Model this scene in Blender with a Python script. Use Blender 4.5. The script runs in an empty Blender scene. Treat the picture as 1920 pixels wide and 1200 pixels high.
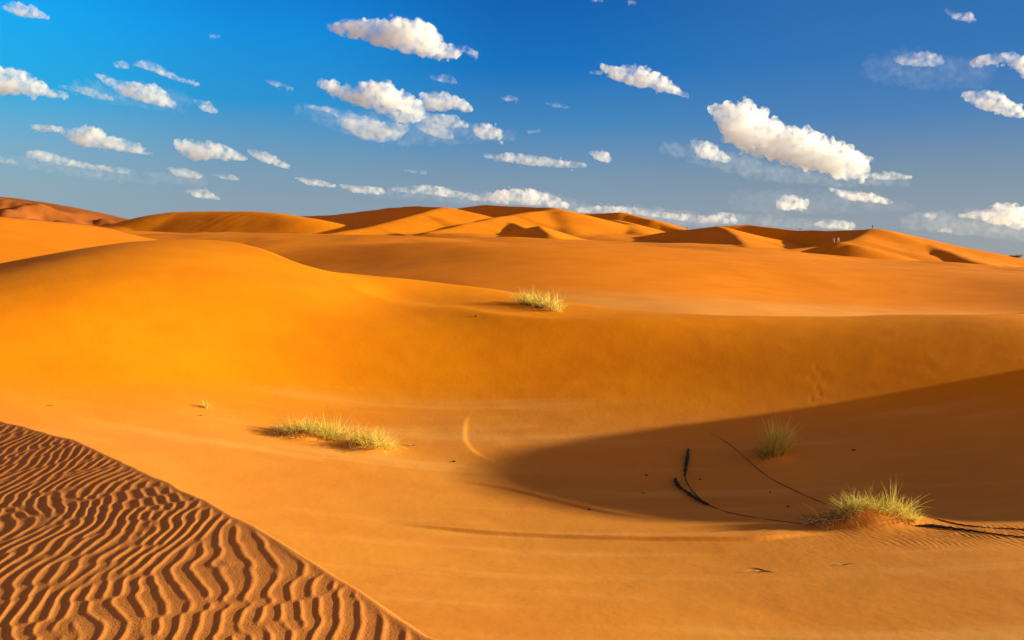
import bpy, bmesh, math, random
import numpy as np
from mathutils import Vector, Matrix, noise as mnoise

random.seed(4)
rng = np.random.default_rng(7)
SC = bpy.context.scene
COL = SC.collection

# ------------------------------------------------------------------ camera
F = 1663.0            # focal length in pixels of a 1920 px wide frame
HZ = 505.0            # row of the true horizon
CZ = 1.6              # eye height above the sand underfoot
cam = bpy.data.cameras.new('camera')
cam.sensor_width = 36.0
cam.lens = F / 1920 * 36.0
cam.shift_y = (HZ - 600) / 1920
cam.clip_start = 0.1
cam.clip_end = 60000
cam_o = bpy.data.objects.new('camera', cam)
cam_o.location = (0, 0, CZ)
cam_o.rotation_euler = (math.radians(90), 0, 0)
COL.objects.link(cam_o)
SC.camera = cam_o

# ------------------------------------------------------------------ light
SUN_EL = math.radians(10.5)
SUN_AZ = math.radians(6)      # turned this far beyond due right of the view
sdir = Vector((math.cos(SUN_EL) * math.cos(SUN_AZ), math.cos(SUN_EL) * math.sin(SUN_AZ), math.sin(SUN_EL)))
sun = bpy.data.lights.new('sun', 'SUN')
sun.energy = 5.0
sun.angle = math.radians(0.9)
sun.color = (1.0, 0.93, 0.68)
sun_o = bpy.data.objects.new('sun', sun)
sun_o.rotation_euler = sdir.to_track_quat('Z', 'Y').to_euler()
COL.objects.link(sun_o)

world = bpy.data.worlds.new('World')
SC.world = world
world.use_nodes = True
EXPOSURE = 1.0
SKY_STRENGTH = 0.1
SKY_GAIN = 0.97 / SKY_STRENGTH / 2 ** EXPOSURE
def build_world():
    nt = world.node_tree
    nt.nodes.clear()
    N = nt.nodes.new
    L = nt.links.new
    out = N('ShaderNodeOutputWorld')
    bg = N('ShaderNodeBackground')
    sky = N('ShaderNodeTexSky')
    sky.sky_type = 'NISHITA'
    sky.sun_disc = False
    sky.sun_elevation = SUN_EL
    sky.sun_rotation = math.pi / 2 - SUN_AZ
    sky.air_density = 1.0
    sky.dust_density = 0.6
    sky.ozone_density = 1.5
    bg.inputs['Strength'].default_value = SKY_STRENGTH
    # sky colour by direction: deep polarised blue overhead, grey-blue low down,
    # warmer round the low sun and behind the camera
    tc = N('ShaderNodeTexCoord')
    sep = N('ShaderNodeSeparateXYZ'); L(tc.outputs['Generated'], sep.inputs[0])
    def ramp(stops):
        r = N('ShaderNodeValToRGB'); e = r.color_ramp.elements
        while len(e) < len(stops): e.new(0.5)
        for k, (p, c) in enumerate(stops):
            e[k].position = p; e[k].color = lin(c)
        L(sep.outputs['Z'], r.inputs[0])
        return r.outputs[0]
    def lin(c):
        return tuple((x / 255 / 12.92) if x < 10 else ((x / 255 + .055) / 1.055) ** 2.4 for x in c) + (1,)
    left = ramp([(0, (150,165,176)), (.075, (142,168,182)), (.12, (122,172,200)), (.18, (30,172,226)), (.25, (0,170,246)), (.30, (0,150,235)), (.45, (0,75,130)), (.8, (0,36,70))])
    midl = ramp([(0, (150,160,170)), (.075, (135,158,175)), (.12, (112,154,184)), (.18, (36,146,208)), (.25, (0,140,222)), (.30, (0,120,210)), (.45, (0,70,125)), (.8, (0,34,66))])
    cen = ramp([(0, (155,160,166)), (.06, (138,155,172)), (.10, (122,150,174)), (.16, (66,134,188)), (.22, (8,112,190)), (.29, (0,96,178)), (.45, (0,60,112)), (.8, (0,32,60))])
    righ = ramp([(0, (154,160,165)), (.06, (138,153,168)), (.10, (120,145,168)), (.16, (72,126,182)), (.22, (46,114,182)), (.29, (38,104,172)), (.45, (10,60,112)), (.8, (0,32,60))])
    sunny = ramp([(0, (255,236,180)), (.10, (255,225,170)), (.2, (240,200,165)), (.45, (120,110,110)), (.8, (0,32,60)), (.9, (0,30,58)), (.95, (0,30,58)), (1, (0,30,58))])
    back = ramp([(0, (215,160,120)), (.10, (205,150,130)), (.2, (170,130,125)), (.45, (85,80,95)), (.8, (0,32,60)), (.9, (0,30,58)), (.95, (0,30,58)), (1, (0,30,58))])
    azi = N('ShaderNodeMath'); azi.operation = 'ARCTAN2'
    L(sep.outputs['X'], azi.inputs[0]); L(sep.outputs['Y'], azi.inputs[1])
    def mix(a, b, lo, hi):
        f = N('ShaderNodeMapRange'); f.interpolation_type = 'SMOOTHSTEP'
        f.inputs[1].default_value = math.radians(lo); f.inputs[2].default_value = math.radians(hi)
        L(azi.outputs[0], f.inputs[0])
        m = N('ShaderNodeMix'); m.data_type = 'RGBA'
        L(f.outputs[0], m.inputs[0]); L(a, m.inputs[6]); L(b, m.inputs[7])
        return m.outputs[2]
    c = mix(left, midl, -32, -14)
    c = mix(c, cen, -15, 1)
    c = mix(c, righ, 2, 22)
    def fill_boost(a, k):
        v = N('ShaderNodeVectorMath'); v.operation = 'SCALE'; v.inputs['Scale'].default_value = k
        L(a, v.inputs[0]); return v.outputs[0]
    sunny = fill_boost(sunny, 3.2); back = fill_boost(back, 3.0)  # unseen sky brightened here, added warm fill for the shadows
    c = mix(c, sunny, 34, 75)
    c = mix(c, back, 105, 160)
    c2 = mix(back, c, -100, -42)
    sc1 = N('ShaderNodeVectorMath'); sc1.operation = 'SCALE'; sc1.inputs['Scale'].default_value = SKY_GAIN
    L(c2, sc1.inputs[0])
    sc2 = N('ShaderNodeVectorMath'); sc2.operation = 'SCALE'; sc2.inputs['Scale'].default_value = 0.03
    L(sky.outputs[0], sc2.inputs[0])
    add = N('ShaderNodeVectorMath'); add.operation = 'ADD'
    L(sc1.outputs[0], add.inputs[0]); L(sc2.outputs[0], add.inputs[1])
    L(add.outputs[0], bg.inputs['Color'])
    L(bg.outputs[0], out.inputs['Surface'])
build_world()

vs = SC.view_settings
vs.view_transform = 'Standard'
vs.look = 'None'
vs.gamma = 1.0
vs.exposure = EXPOSURE
SC.cycles.max_bounces = 10
SC.cycles.diffuse_bounces = 5
SC.cycles.volume_bounces = 8
SC.cycles.transparent_max_bounces = 32

# ------------------------------------------------------------------ helpers
def P(u, v, Y):
    """a sighted point: its bearing (u, v) and how far off it lies (m)"""
    return ((u - 960) / F * Y, Y, CZ - (v - HZ) / F * Y)

def PP(lst):
    return np.array([P(*q) for q in lst], dtype=float)

def tps_fit(pts, smooth=0.0, s=20.0):
    xy = pts[:, :2] / s
    z = pts[:, 2]
    n = len(xy)
    d2 = ((xy[:, None] - xy[None]) ** 2).sum(-1)
    K = 0.5 * d2 * np.log(d2 + 1e-12) + smooth * np.eye(n)
    Pm = np.c_[np.ones(n), xy]
    A = np.block([[K, Pm], [Pm.T, np.zeros((3, 3))]])
    w = np.linalg.solve(A, np.r_[z, np.zeros(3)])
    def f(X, Y):
        sh = X.shape
        q = np.c_[X.ravel(), Y.ravel()] / s
        o = w[n] + q @ w[n + 1:]
        for i in range(n):
            r2 = ((q - xy[i]) ** 2).sum(-1)
            o += w[i] * 0.5 * r2 * np.log(r2 + 1e-12)
        return o.reshape(sh)
    return f

def bsp(t):
    return np.stack([(1 - t) ** 3, 3 * t ** 3 - 6 * t ** 2 + 4, -3 * t ** 3 + 3 * t ** 2 + 3 * t + 1, t ** 3], -1) / 6

def dbsp(t):
    return np.stack([-(1 - t) ** 2, 3 * t ** 2 - 4 * t, -3 * t ** 2 + 2 * t + 1, t ** 2], -1) / 2

# lattice heights in millimetres
#C0
C_MAIN = "-2892 -2713 -2534 -2354 -2175 -1996 -1818 -1642 -1469 -1301 -1138 -982 -836 -701 -579 -474 -388 -323 -282 -267 -278 -318 -386 -482 -603 -745 -902 -1068 -1233 -1392 -1536 -1663 -1778 -1893 -2015 -2146 -2279 -2407 -2523 -2626 -2714 -2787 -2849 -2901 -2944 -2982 -3015 -3045 -3073 -3099 -3123 -3147 -3170 -3192 -3214 -3235 -3256 -3276 -3296 -2888 -2709 -2530 -2351 -2172 -1994 -1817 -1643 -1471 -1303 -1141 -987 -842 -709 -591 -489 -408 -350 -317 -312 -336 -391 -477 -593 -737 -904 -1085 -1271 -1452 -1619 -1760 -1870 -1959 -2046 -2145 -2256 -2369 -2475 -2567 -2645 -2707 -2757 -2797 -2830 -2857 -2881 -2903 -2923 -2943 -2962 -2982 -3002 -3021 -3041 -3061 -3081 -3100 -3120 -3139 -2883 -2704 -2526 -2348 -2170 -1992 -1816 -1642 -1472 -1305 -1144 -991 -848 -716 -600 -502 -425 -372 -347 -353 -390 -460 -564 -701 -869 -1064 -1274 -1485 -1685 -1864 -2001 -2092 -2146 -2198 -2275 -2368 -2462 -2545 -2611 -2661 -2697 -2723 -2741 -2754 -2765 -2776 -2786 -2798 -2810 -2824 -2839 -2854 -2871 -2889 -2907 -2925 -2944 -2962 -2981 -2876 -2699 -2521 -2343 -2166 -1990 -1814 -1641 -1471 -1306 -1146 -993 -851 -721 -606 -510 -436 -388 -371 -386 -436 -523 -645 -804 -999 -1228 -1476 -1722 -1950 -2142 -2272 -2341 -2346 -2352 -2407 -2486 -2560 -2616 -2653 -2672 -2679 -2678 -2674 -2669 -2664 -2662 -2663 -2666 -2672 -2681 -2692 -2704 -2719 -2734 -2751 -2768 -2786 -2804 -2822 -2868 -2691 -2514 -2337 -2161 -1985 -1811 -1639 -1470 -1305 -1145 -993 -851 -721 -606 -511 -439 -394 -383 -407 -471 -575 -719 -901 -1125 -1393 -1690 -1987 -2254 -2456 -2575 -2621 -2565 -2516 -2553 -2615 -2663 -2685 -2685 -2669 -2644 -2617 -2590 -2568 -2550 -2537 -2529 -2526 -2527 -2532 -2540 -2550 -2563 -2577 -2592 -2608 -2626 -2643 -2661 -2858 -2682 -2505 -2329 -2153 -1978 -1805 -1634 -1466 -1301 -1142 -990 -847 -715 -599 -503 -430 -387 -379 -412 -490 -614 -783 -994 -1246 -1554 -1903 -2251 -2554 -2769 -2866 -2874 -2785 -2703 -2722 -2755 -2763 -2740 -2696 -2640 -2583 -2530 -2484 -2446 -2417 -2397 -2383 -2376 -2374 -2376 -2382 -2391 -2402 -2415 -2430 -2446 -2463 -2481 -2499 -2844 -2668 -2492 -2317 -2142 -1968 -1796 -1626 -1458 -1294 -1135 -982 -837 -704 -585 -484 -408 -363 -356 -394 -485 -633 -836 -1086 -1376 -1718 -2106 -2490 -2806 -3014 -3069 -3041 -2983 -2918 -2900 -2882 -2837 -2760 -2666 -2571 -2484 -2408 -2347 -2299 -2264 -2239 -2223 -2214 -2211 -2212 -2217 -2226 -2237 -2250 -2265 -2281 -2298 -2315 -2333 -2826 -2651 -2475 -2301 -2127 -1954 -1783 -1613 -1446 -1282 -1123 -969 -822 -685 -561 -454 -371 -319 -307 -346 -446 -617 -860 -1166 -1504 -1875 -2276 -2669 -2982 -3158 -3186 -3179 -3150 -3092 -3027 -2945 -2842 -2709 -2571 -2444 -2333 -2244 -2175 -2124 -2088 -2063 -2048 -2040 -2037 -2040 -2046 -2055 -2067 -2080 -2095 -2112 -2129 -2147 -2165 -2802 -2627 -2453 -2279 -2106 -1934 -1763 -1595 -1429 -1265 -1105 -950 -801 -659 -528 -413 -318 -253 -228 -258 -358 -544 -827 -1200 -1584 -1976 -2367 -2741 -3067 -3234 -3264 -3260 -3221 -3141 -3030 -2889 -2727 -2552 -2387 -2241 -2122 -2031 -1965 -1919 -1888 -1869 -1858 -1854 -1855 -1860 -1868 -1879 -1891 -1906 -1922 -1939 -1957 -1975 -1994 -2772 -2597 -2423 -2250 -2078 -1907 -1737 -1570 -1404 -1241 -1081 -924 -772 -626 -487 -360 -250 -165 -118 -126 -211 -394 -702 -1140 -1569 -1979 -2398 -2767 -3077 -3242 -3242 -3210 -3151 -3043 -2888 -2693 -2481 -2275 -2100 -1956 -1846 -1769 -1719 -1687 -1669 -1659 -1656 -1658 -1664 -1673 -1684 -1697 -1711 -1727 -1744 -1762 -1781 -1800 -1819 -2733 -2559 -2386 -2213 -2041 -1871 -1703 -1536 -1371 -1209 -1049 -891 -736 -585 -438 -298 -169 -59 20 48 0 -153 -444 -905 -1385 -1882 -2368 -2732 -2981 -3077 -3020 -2975 -2911 -2779 -2586 -2344 -2094 -1866 -1703 -1585 -1509 -1466 -1445 -1436 -1435 -1439 -1446 -1455 -1467 -1480 -1495 -1510 -1527 -1545 -1563 -1582 -1602 -1622 -1642 -2686 -2512 -2339 -2166 -1995 -1825 -1658 -1492 -1328 -1167 -1007 -849 -692 -536 -381 -229 -80 58 177 257 266 179 -35 -447 -978 -1614 -2165 -2507 -2681 -2693 -2614 -2569 -2498 -2339 -2110 -1836 -1566 -1326 -1192 -1142 -1133 -1143 -1159 -1177 -1195 -1213 -1231 -1248 -1265 -1283 -1301 -1320 -1339 -1358 -1378 -1399 -1420 -1441 -1462 -2629 -2455 -2281 -2108 -1937 -1768 -1601 -1436 -1273 -1112 -953 -795 -637 -478 -317 -154 12 178 339 477 556 559 462 159 -356 -1042 -1621 -1957 -2113 -2149 -2128 -2046 -1926 -1743 -1505 -1241 -989 -745 -658 -702 -770 -833 -884 -925 -959 -989 -1015 -1039 -1061 -1083 -1105 -1126 -1147 -1169 -1190 -1212 -1234 -1256 -1278 -2561 -2386 -2211 -2038 -1867 -1698 -1531 -1366 -1204 -1043 -885 -727 -568 -407 -243 -72 107 296 490 680 838 965 977 769 345 -265 -829 -1150 -1343 -1441 -1396 -1328 -1222 -1091 -911 -709 -501 -282 -259 -374 -486 -573 -639 -691 -734 -770 -801 -830 -857 -882 -906 -930 -953 -976 -999 -1022 -1045 -1069 -1092 -2480 -2304 -2129 -1955 -1783 -1613 -1445 -1280 -1118 -957 -799 -640 -481 -320 -153 23 212 417 641 880 1125 1381 1449 1285 935 433 -99 -397 -577 -527 -405 -421 -457 -484 -454 -360 -226 -100 -120 -219 -304 -373 -429 -478 -520 -558 -592 -623 -652 -679 -705 -731 -756 -780 -805 -829 -854 -878 -903 -2387 -2210 -2033 -1857 -1684 -1512 -1343 -1177 -1013 -852 -692 -532 -372 -209 -39 141 339 560 811 1103 1444 1764 1834 1689 1383 932 358 -14 -68 175 351 288 150 2 -116 -181 -127 -57 -84 -141 -174 -206 -241 -279 -316 -351 -385 -416 -446 -475 -503 -530 -556 -582 -608 -634 -659 -685 -710 -2281 -2101 -1922 -1744 -1568 -1395 -1224 -1055 -888 -724 -561 -399 -236 -69 105 292 501 742 1020 1353 1767 2127 2177 2018 1712 1247 640 245 260 501 686 678 555 386 221 102 72 70 35 -1 -16 -32 -55 -83 -115 -147 -179 -210 -240 -270 -299 -327 -354 -382 -409 -435 -462 -489 -515 -2161 -1978 -1796 -1616 -1437 -1260 -1085 -913 -742 -573 -405 -237 -68 106 288 486 712 988 1314 1690 2122 2446 2469 2300 1988 1516 961 622 622 785 925 941 852 703 542 410 331 281 235 201 182 163 142 118 89 59 29 -2 -33 -63 -92 -121 -150 -178 -206 -234 -262 -289 -317 -2027 -1841 -1656 -1472 -1289 -1108 -929 -751 -574 -398 -223 -46 133 318 513 726 975 1301 1696 2084 2460 2705 2722 2560 2258 1840 1398 1110 1045 1109 1180 1185 1112 988 844 712 612 537 478 435 405 379 354 328 300 270 239 209 178 147 117 87 57 28 -1 -30 -59 -87 -116 -1880 -1690 -1501 -1313 -1126 -940 -755 -570 -386 -201 -16 173 366 567 782 1019 1297 1657 2077 2450 2771 2960 2968 2819 2549 2200 1848 1596 1483 1465 1471 1446 1374 1263 1135 1009 900 812 742 687 646 611 579 549 518 487 455 423 391 360 329 298 267 237 207 177 147 117 88 -1719 -1526 -1333 -1140 -948 -756 -564 -372 -179 16 214 416 626 846 1084 1347 1652 2014 2405 2757 3041 3198 3205 3077 2847 2561 2274 2048 1908 1835 1787 1731 1650 1543 1423 1302 1192 1096 1017 952 899 855 816 779 744 710 676 642 609 576 544 512 480 449 418 387 356 325 294 -1547 -1349 -1151 -954 -756 -558 -359 -158 44 250 460 677 904 1143 1400 1682 1996 2343 2698 3017 3265 3404 3420 3321 3137 2905 2668 2463 2311 2203 2118 2034 1939 1831 1713 1595 1484 1384 1297 1224 1161 1108 1061 1018 978 940 903 866 831 796 762 729 696 663 631 599 567 535 504 -1363 -1160 -958 -755 -552 -347 -141 68 280 497 720 951 1192 1446 1717 2008 2320 2647 2968 3253 3471 3598 3624 3555 3413 3227 3029 2844 2689 2561 2452 2347 2239 2125 2007 1889 1776 1673 1581 1500 1429 1368 1313 1263 1218 1175 1134 1095 1057 1020 984 949 915 881 847 814 781 748 716 -1168 -962 -755 -547 -338 -127 87 304 526 753 987 1230 1483 1748 2027 2320 2625 2932 3224 3479 3675 3794 3830 3786 3679 3530 3363 3197 3044 2907 2783 2663 2545 2425 2303 2184 2069 1963 1865 1778 1701 1632 1570 1514 1463 1415 1370 1328 1287 1248 1210 1173 1137 1101 1066 1032 998 964 930 -964 -754 -542 -329 -115 102 323 548 778 1014 1258 1511 1773 2045 2328 2619 2913 3203 3472 3705 3884 3998 4041 4017 3938 3819 3677 3527 3380 3240 3107 2979 2852 2726 2601 2479 2362 2252 2151 2058 1974 1899 1830 1769 1712 1659 1610 1564 1520 1478 1438 1399 1361 1324 1288 1252 1217 1182 1147 -753 -538 -322 -105 115 338 565 797 1034 1279 1531 1791 2059 2336 2619 2906 3191 3465 3717 3932 4100 4210 4260 4252 4194 4097 3976 3840 3701 3562 3425 3291 3159 3028 2900 2775 2655 2541 2435 2338 2249 2167 2093 2026 1964 1906 1853 1803 1756 1711 1668 1627 1587 1549 1511 1474 1438 1402 1366 -534 -316 -96 125 350 578 811 1049 1293 1544 1803 2069 2341 2620 2903 3185 3461 3723 3961 4164 4324 4432 4487 4491 4449 4370 4264 4141 4009 3873 3736 3599 3463 3329 3198 3070 2947 2830 2720 2618 2524 2437 2358 2285 2218 2156 2099 2045 1994 1946 1901 1858 1816 1776 1737 1698 1661 1624 1587 -311 -89 134 359 588 821 1059 1303 1553 1809 2073 2343 2619 2899 3179 3457 3726 3978 4206 4401 4555 4662 4722 4734 4704 4639 4546 4434 4309 4177 4040 3903 3765 3628 3494 3363 3238 3117 3004 2898 2799 2707 2623 2545 2474 2407 2346 2288 2234 2184 2135 2090 2046 2004 1963 1924 1885 1847 1810 -83 141 367 596 829 1066 1309 1557 1812 2074 2342 2615 2893 3172 3451 3725 3988 4233 4453 4641 4791 4899 4962 4981 4961 4907 4824 4721 4603 4475 4340 4203 4064 3926 3790 3656 3528 3404 3287 3177 3074 2978 2889 2806 2730 2660 2594 2533 2476 2422 2371 2323 2277 2233 2191 2150 2111 2072 2033 147 373 602 834 1070 1312 1559 1812 2072 2337 2609 2885 3164 3444 3721 3991 4248 4487 4701 4885 5032 5139 5206 5231 5219 5174 5101 5005 4893 4770 4638 4501 4362 4223 4084 3949 3817 3691 3570 3456 3348 3248 3155 3068 2987 2912 2843 2778 2717 2661 2607 2557 2509 2463 2419 2377 2336 2297 2258"
C_MID = "-4158 -4090 -4017 -3932 -3834 -3720 -3586 -3433 -3259 -3068 -2865 -2657 -2456 -2276 -2126 -2013 -1944 -1922 -1942 -1983 -2027 -2064 -2092 -2116 -2136 -2155 -2175 -2203 -2243 -2298 -2372 -2463 -2572 -2697 -2837 -2990 -3154 -3328 -3509 -3696 -3889 -4084 -4282 -3690 -3629 -3563 -3489 -3402 -3299 -3177 -3035 -2870 -2684 -2481 -2267 -2057 -1866 -1708 -1591 -1528 -1531 -1597 -1691 -1779 -1845 -1889 -1920 -1940 -1953 -1966 -1989 -2026 -2082 -2159 -2256 -2371 -2504 -2651 -2811 -2982 -3161 -3347 -3539 -3735 -3933 -4133 -3216 -3162 -3106 -3042 -2967 -2877 -2769 -2640 -2486 -2307 -2104 -1885 -1661 -1454 -1282 -1152 -1086 -1111 -1242 -1406 -1548 -1648 -1704 -1739 -1753 -1754 -1755 -1770 -1804 -1862 -1943 -2046 -2170 -2310 -2466 -2633 -2810 -2996 -3187 -3383 -3582 -3784 -3986 -2730 -2686 -2640 -2588 -2526 -2452 -2360 -2247 -2108 -1939 -1742 -1518 -1280 -1048 -844 -680 -588 -632 -860 -1133 -1351 -1497 -1565 -1589 -1578 -1553 -1537 -1541 -1573 -1634 -1722 -1834 -1967 -2117 -2281 -2457 -2641 -2833 -3030 -3230 -3433 -3637 -3843 -2230 -2196 -2161 -2122 -2076 -2020 -1947 -1854 -1735 -1583 -1396 -1173 -921 -658 -408 -194 -53 -104 -445 -852 -1171 -1381 -1467 -1460 -1402 -1340 -1301 -1296 -1329 -1397 -1495 -1619 -1764 -1926 -2100 -2284 -2476 -2674 -2876 -3081 -3288 -3496 -3704 -1711 -1688 -1665 -1640 -1611 -1574 -1525 -1457 -1363 -1235 -1065 -849 -589 -296 -1 257 444 386 16 -487 -932 -1238 -1354 -1314 -1197 -1093 -1034 -1028 -1069 -1150 -1264 -1404 -1563 -1738 -1923 -2117 -2317 -2521 -2728 -2937 -3148 -3359 -3570 -1171 -1159 -1148 -1137 -1125 -1109 -1085 -1045 -983 -886 -742 -542 -282 33 373 686 903 824 468 -33 -580 -991 -1187 -1114 -932 -793 -729 -733 -792 -896 -1031 -1191 -1367 -1556 -1753 -1956 -2163 -2374 -2586 -2800 -3014 -3228 -3442 -609 -606 -606 -608 -612 -617 -617 -609 -582 -522 -414 -239 15 346 737 1122 1358 1269 911 423 -128 -608 -919 -833 -583 -430 -384 -416 -507 -641 -803 -985 -1180 -1383 -1591 -1803 -2018 -2234 -2451 -2668 -2885 -3102 -3319 -23 -29 -37 -50 -67 -89 -113 -134 -144 -126 -58 87 329 676 1126 1597 1837 1749 1395 924 399 -102 -484 -476 -177 -23 -17 -93 -226 -396 -589 -794 -1006 -1222 -1441 -1660 -1881 -2102 -2323 -2543 -2763 -2983 -3202 585 574 559 540 513 479 438 392 350 326 351 466 708 1080 1608 2131 2352 2270 1943 1499 1010 522 96 -29 217 379 345 214 32 -176 -397 -622 -849 -1076 -1303 -1528 -1753 -1977 -2201 -2424 -2647 -2868 -3090 1213 1199 1181 1159 1129 1091 1042 982 916 856 839 929 1204 1648 2216 2692 2884 2815 2534 2111 1651 1182 750 517 560 716 650 469 244 5 -237 -477 -713 -946 -1177 -1406 -1634 -1860 -2086 -2311 -2535 -2758 -2982 1856 1841 1823 1802 1776 1742 1698 1640 1568 1486 1428 1481 1812 2357 2885 3286 3435 3336 3111 2702 2252 1795 1367 1069 950 972 855 644 396 140 -112 -357 -596 -831 -1063 -1293 -1521 -1748 -1975 -2201 -2427 -2652 -2877 2508 2494 2478 2462 2443 2421 2394 2357 2304 2229 2152 2161 2521 3118 3597 3852 3911 3794 3570 3196 2762 2315 1894 1552 1315 1178 996 758 496 235 -17 -259 -494 -726 -956 -1185 -1413 -1640 -1867 -2094 -2320 -2547 -2773 3162 3149 3136 3125 3116 3109 3104 3100 3091 3062 3023 3050 3310 3733 4079 4232 4245 4131 3912 3579 3175 2744 2322 1946 1633 1381 1124 847 568 307 62 -171 -400 -627 -853 -1080 -1306 -1533 -1760 -1987 -2215 -2442 -2670 3811 3797 3787 3779 3777 3782 3794 3814 3840 3856 3865 3892 3980 4161 4338 4439 4452 4366 4176 3882 3511 3097 2673 2271 1907 1581 1260 937 636 377 142 -81 -302 -524 -748 -973 -1198 -1424 -1652 -1879 -2108 -2336 -2565 4447 4432 4421 4414 4413 4421 4436 4458 4484 4500 4504 4485 4450 4453 4490 4558 4592 4544 4393 4135 3791 3393 2970 2549 2153 1785 1420 1055 732 474 244 25 -193 -413 -636 -860 -1085 -1311 -1539 -1768 -1997 -2227 -2458 5066 5047 5032 5021 5016 5017 5023 5031 5034 5022 4983 4907 4796 4687 4628 4677 4731 4715 4595 4361 4038 3654 3232 2801 2388 2000 1616 1235 898 624 382 156 -66 -289 -512 -738 -964 -1192 -1421 -1651 -1882 -2114 -2346 5663 5639 5616 5598 5583 5572 5561 5546 5519 5472 5393 5276 5128 4980 4883 4890 4921 4905 4797 4571 4260 3889 3476 3047 2627 2227 1835 1456 1113 818 557 315 83 -147 -375 -604 -833 -1064 -1295 -1528 -1761 -1995 -2230 6238 6205 6174 6145 6117 6089 6058 6018 5963 5885 5778 5640 5481 5328 5218 5174 5155 5106 4983 4761 4461 4104 3705 3288 2872 2466 2072 1695 1348 1038 758 499 252 13 -223 -458 -692 -926 -1161 -1396 -1632 -1869 -2106 6789 6747 6705 6664 6622 6577 6525 6463 6383 6282 6156 6007 5846 5692 5568 5482 5411 5318 5168 4945 4654 4309 3927 3523 3115 2711 2319 1943 1592 1271 975 700 440 188 -57 -299 -539 -779 -1018 -1257 -1496 -1736 -1976 7318 7265 7212 7158 7102 7040 6970 6888 6789 6671 6533 6377 6214 6056 5916 5795 5680 5546 5369 5137 4849 4515 4146 3755 3356 2959 2569 2195 1841 1511 1203 914 640 377 121 -129 -376 -621 -865 -1109 -1352 -1595 -1839 7825 7762 7698 7632 7562 7485 7399 7300 7186 7055 6907 6746 6579 6414 6256 6107 5957 5789 5587 5343 5054 4726 4367 3987 3597 3206 2821 2447 2091 1754 1436 1135 850 575 310 51 -204 -455 -704 -952 -1200 -1447 -1694 8314 8241 8166 8088 8006 7915 7815 7703 7576 7435 7279 7112 6939 6764 6591 6418 6239 6043 5820 5563 5270 4945 4592 4220 3838 3453 3071 2699 2340 1998 1672 1362 1066 781 506 239 -23 -281 -535 -788 -1040 -1291 -1541 8786 8703 8619 8531 8437 8335 8223 8099 7962 7811 7648 7474 7293 7108 6919 6726 6525 6307 6065 5797 5498 5172 4823 4456 4080 3699 3320 2949 2589 2242 1909 1591 1286 992 709 433 164 -100 -360 -617 -873 -1128 -1382 9243 9152 9059 8962 8858 8746 8623 8489 8343 8184 8013 7832 7642 7446 7244 7034 6814 6577 6321 6041 5736 5408 5060 4696 4323 3945 3568 3197 2835 2484 2146 1821 1508 1207 916 633 357 87 -178 -440 -700 -959 -1216 9689 9590 9489 9384 9272 9151 9019 8876 8721 8554 8375 8186 7988 7781 7566 7341 7105 6854 6584 6294 5982 5651 5302 4939 4567 4191 3815 3444 3079 2725 2382 2051 1732 1424 1125 836 554 278 8 -259 -522 -784 -1045 10125 10020 9913 9800 9680 9551 9412 9261 9097 8922 8735 8538 8330 8113 7886 7649 7399 7134 6853 6553 6235 5899 5548 5185 4813 4437 4061 3689 3322 2965 2617 2281 1956 1641 1337 1041 754 473 198 -73 -340 -605 -869 10554 10444 10331 10212 10085 9949 9802 9643 9472 9289 9094 8888 8671 8443 8205 7956 7694 7417 7126 6817 6492 6152 5798 5433 5060 4684 4306 3932 3564 3203 2851 2510 2179 1859 1549 1248 955 669 389 115 -156 -424 -690 10979 10865 10747 10623 10489 10346 10191 10025 9846 9655 9451 9236 9010 8772 8523 8263 7989 7702 7401 7084 6752 6407 6049 5682 5308 4930 4551 4175 3804 3440 3085 2739 2403 2077 1762 1455 1157 866 582 304 30 -240 -509"
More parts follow.
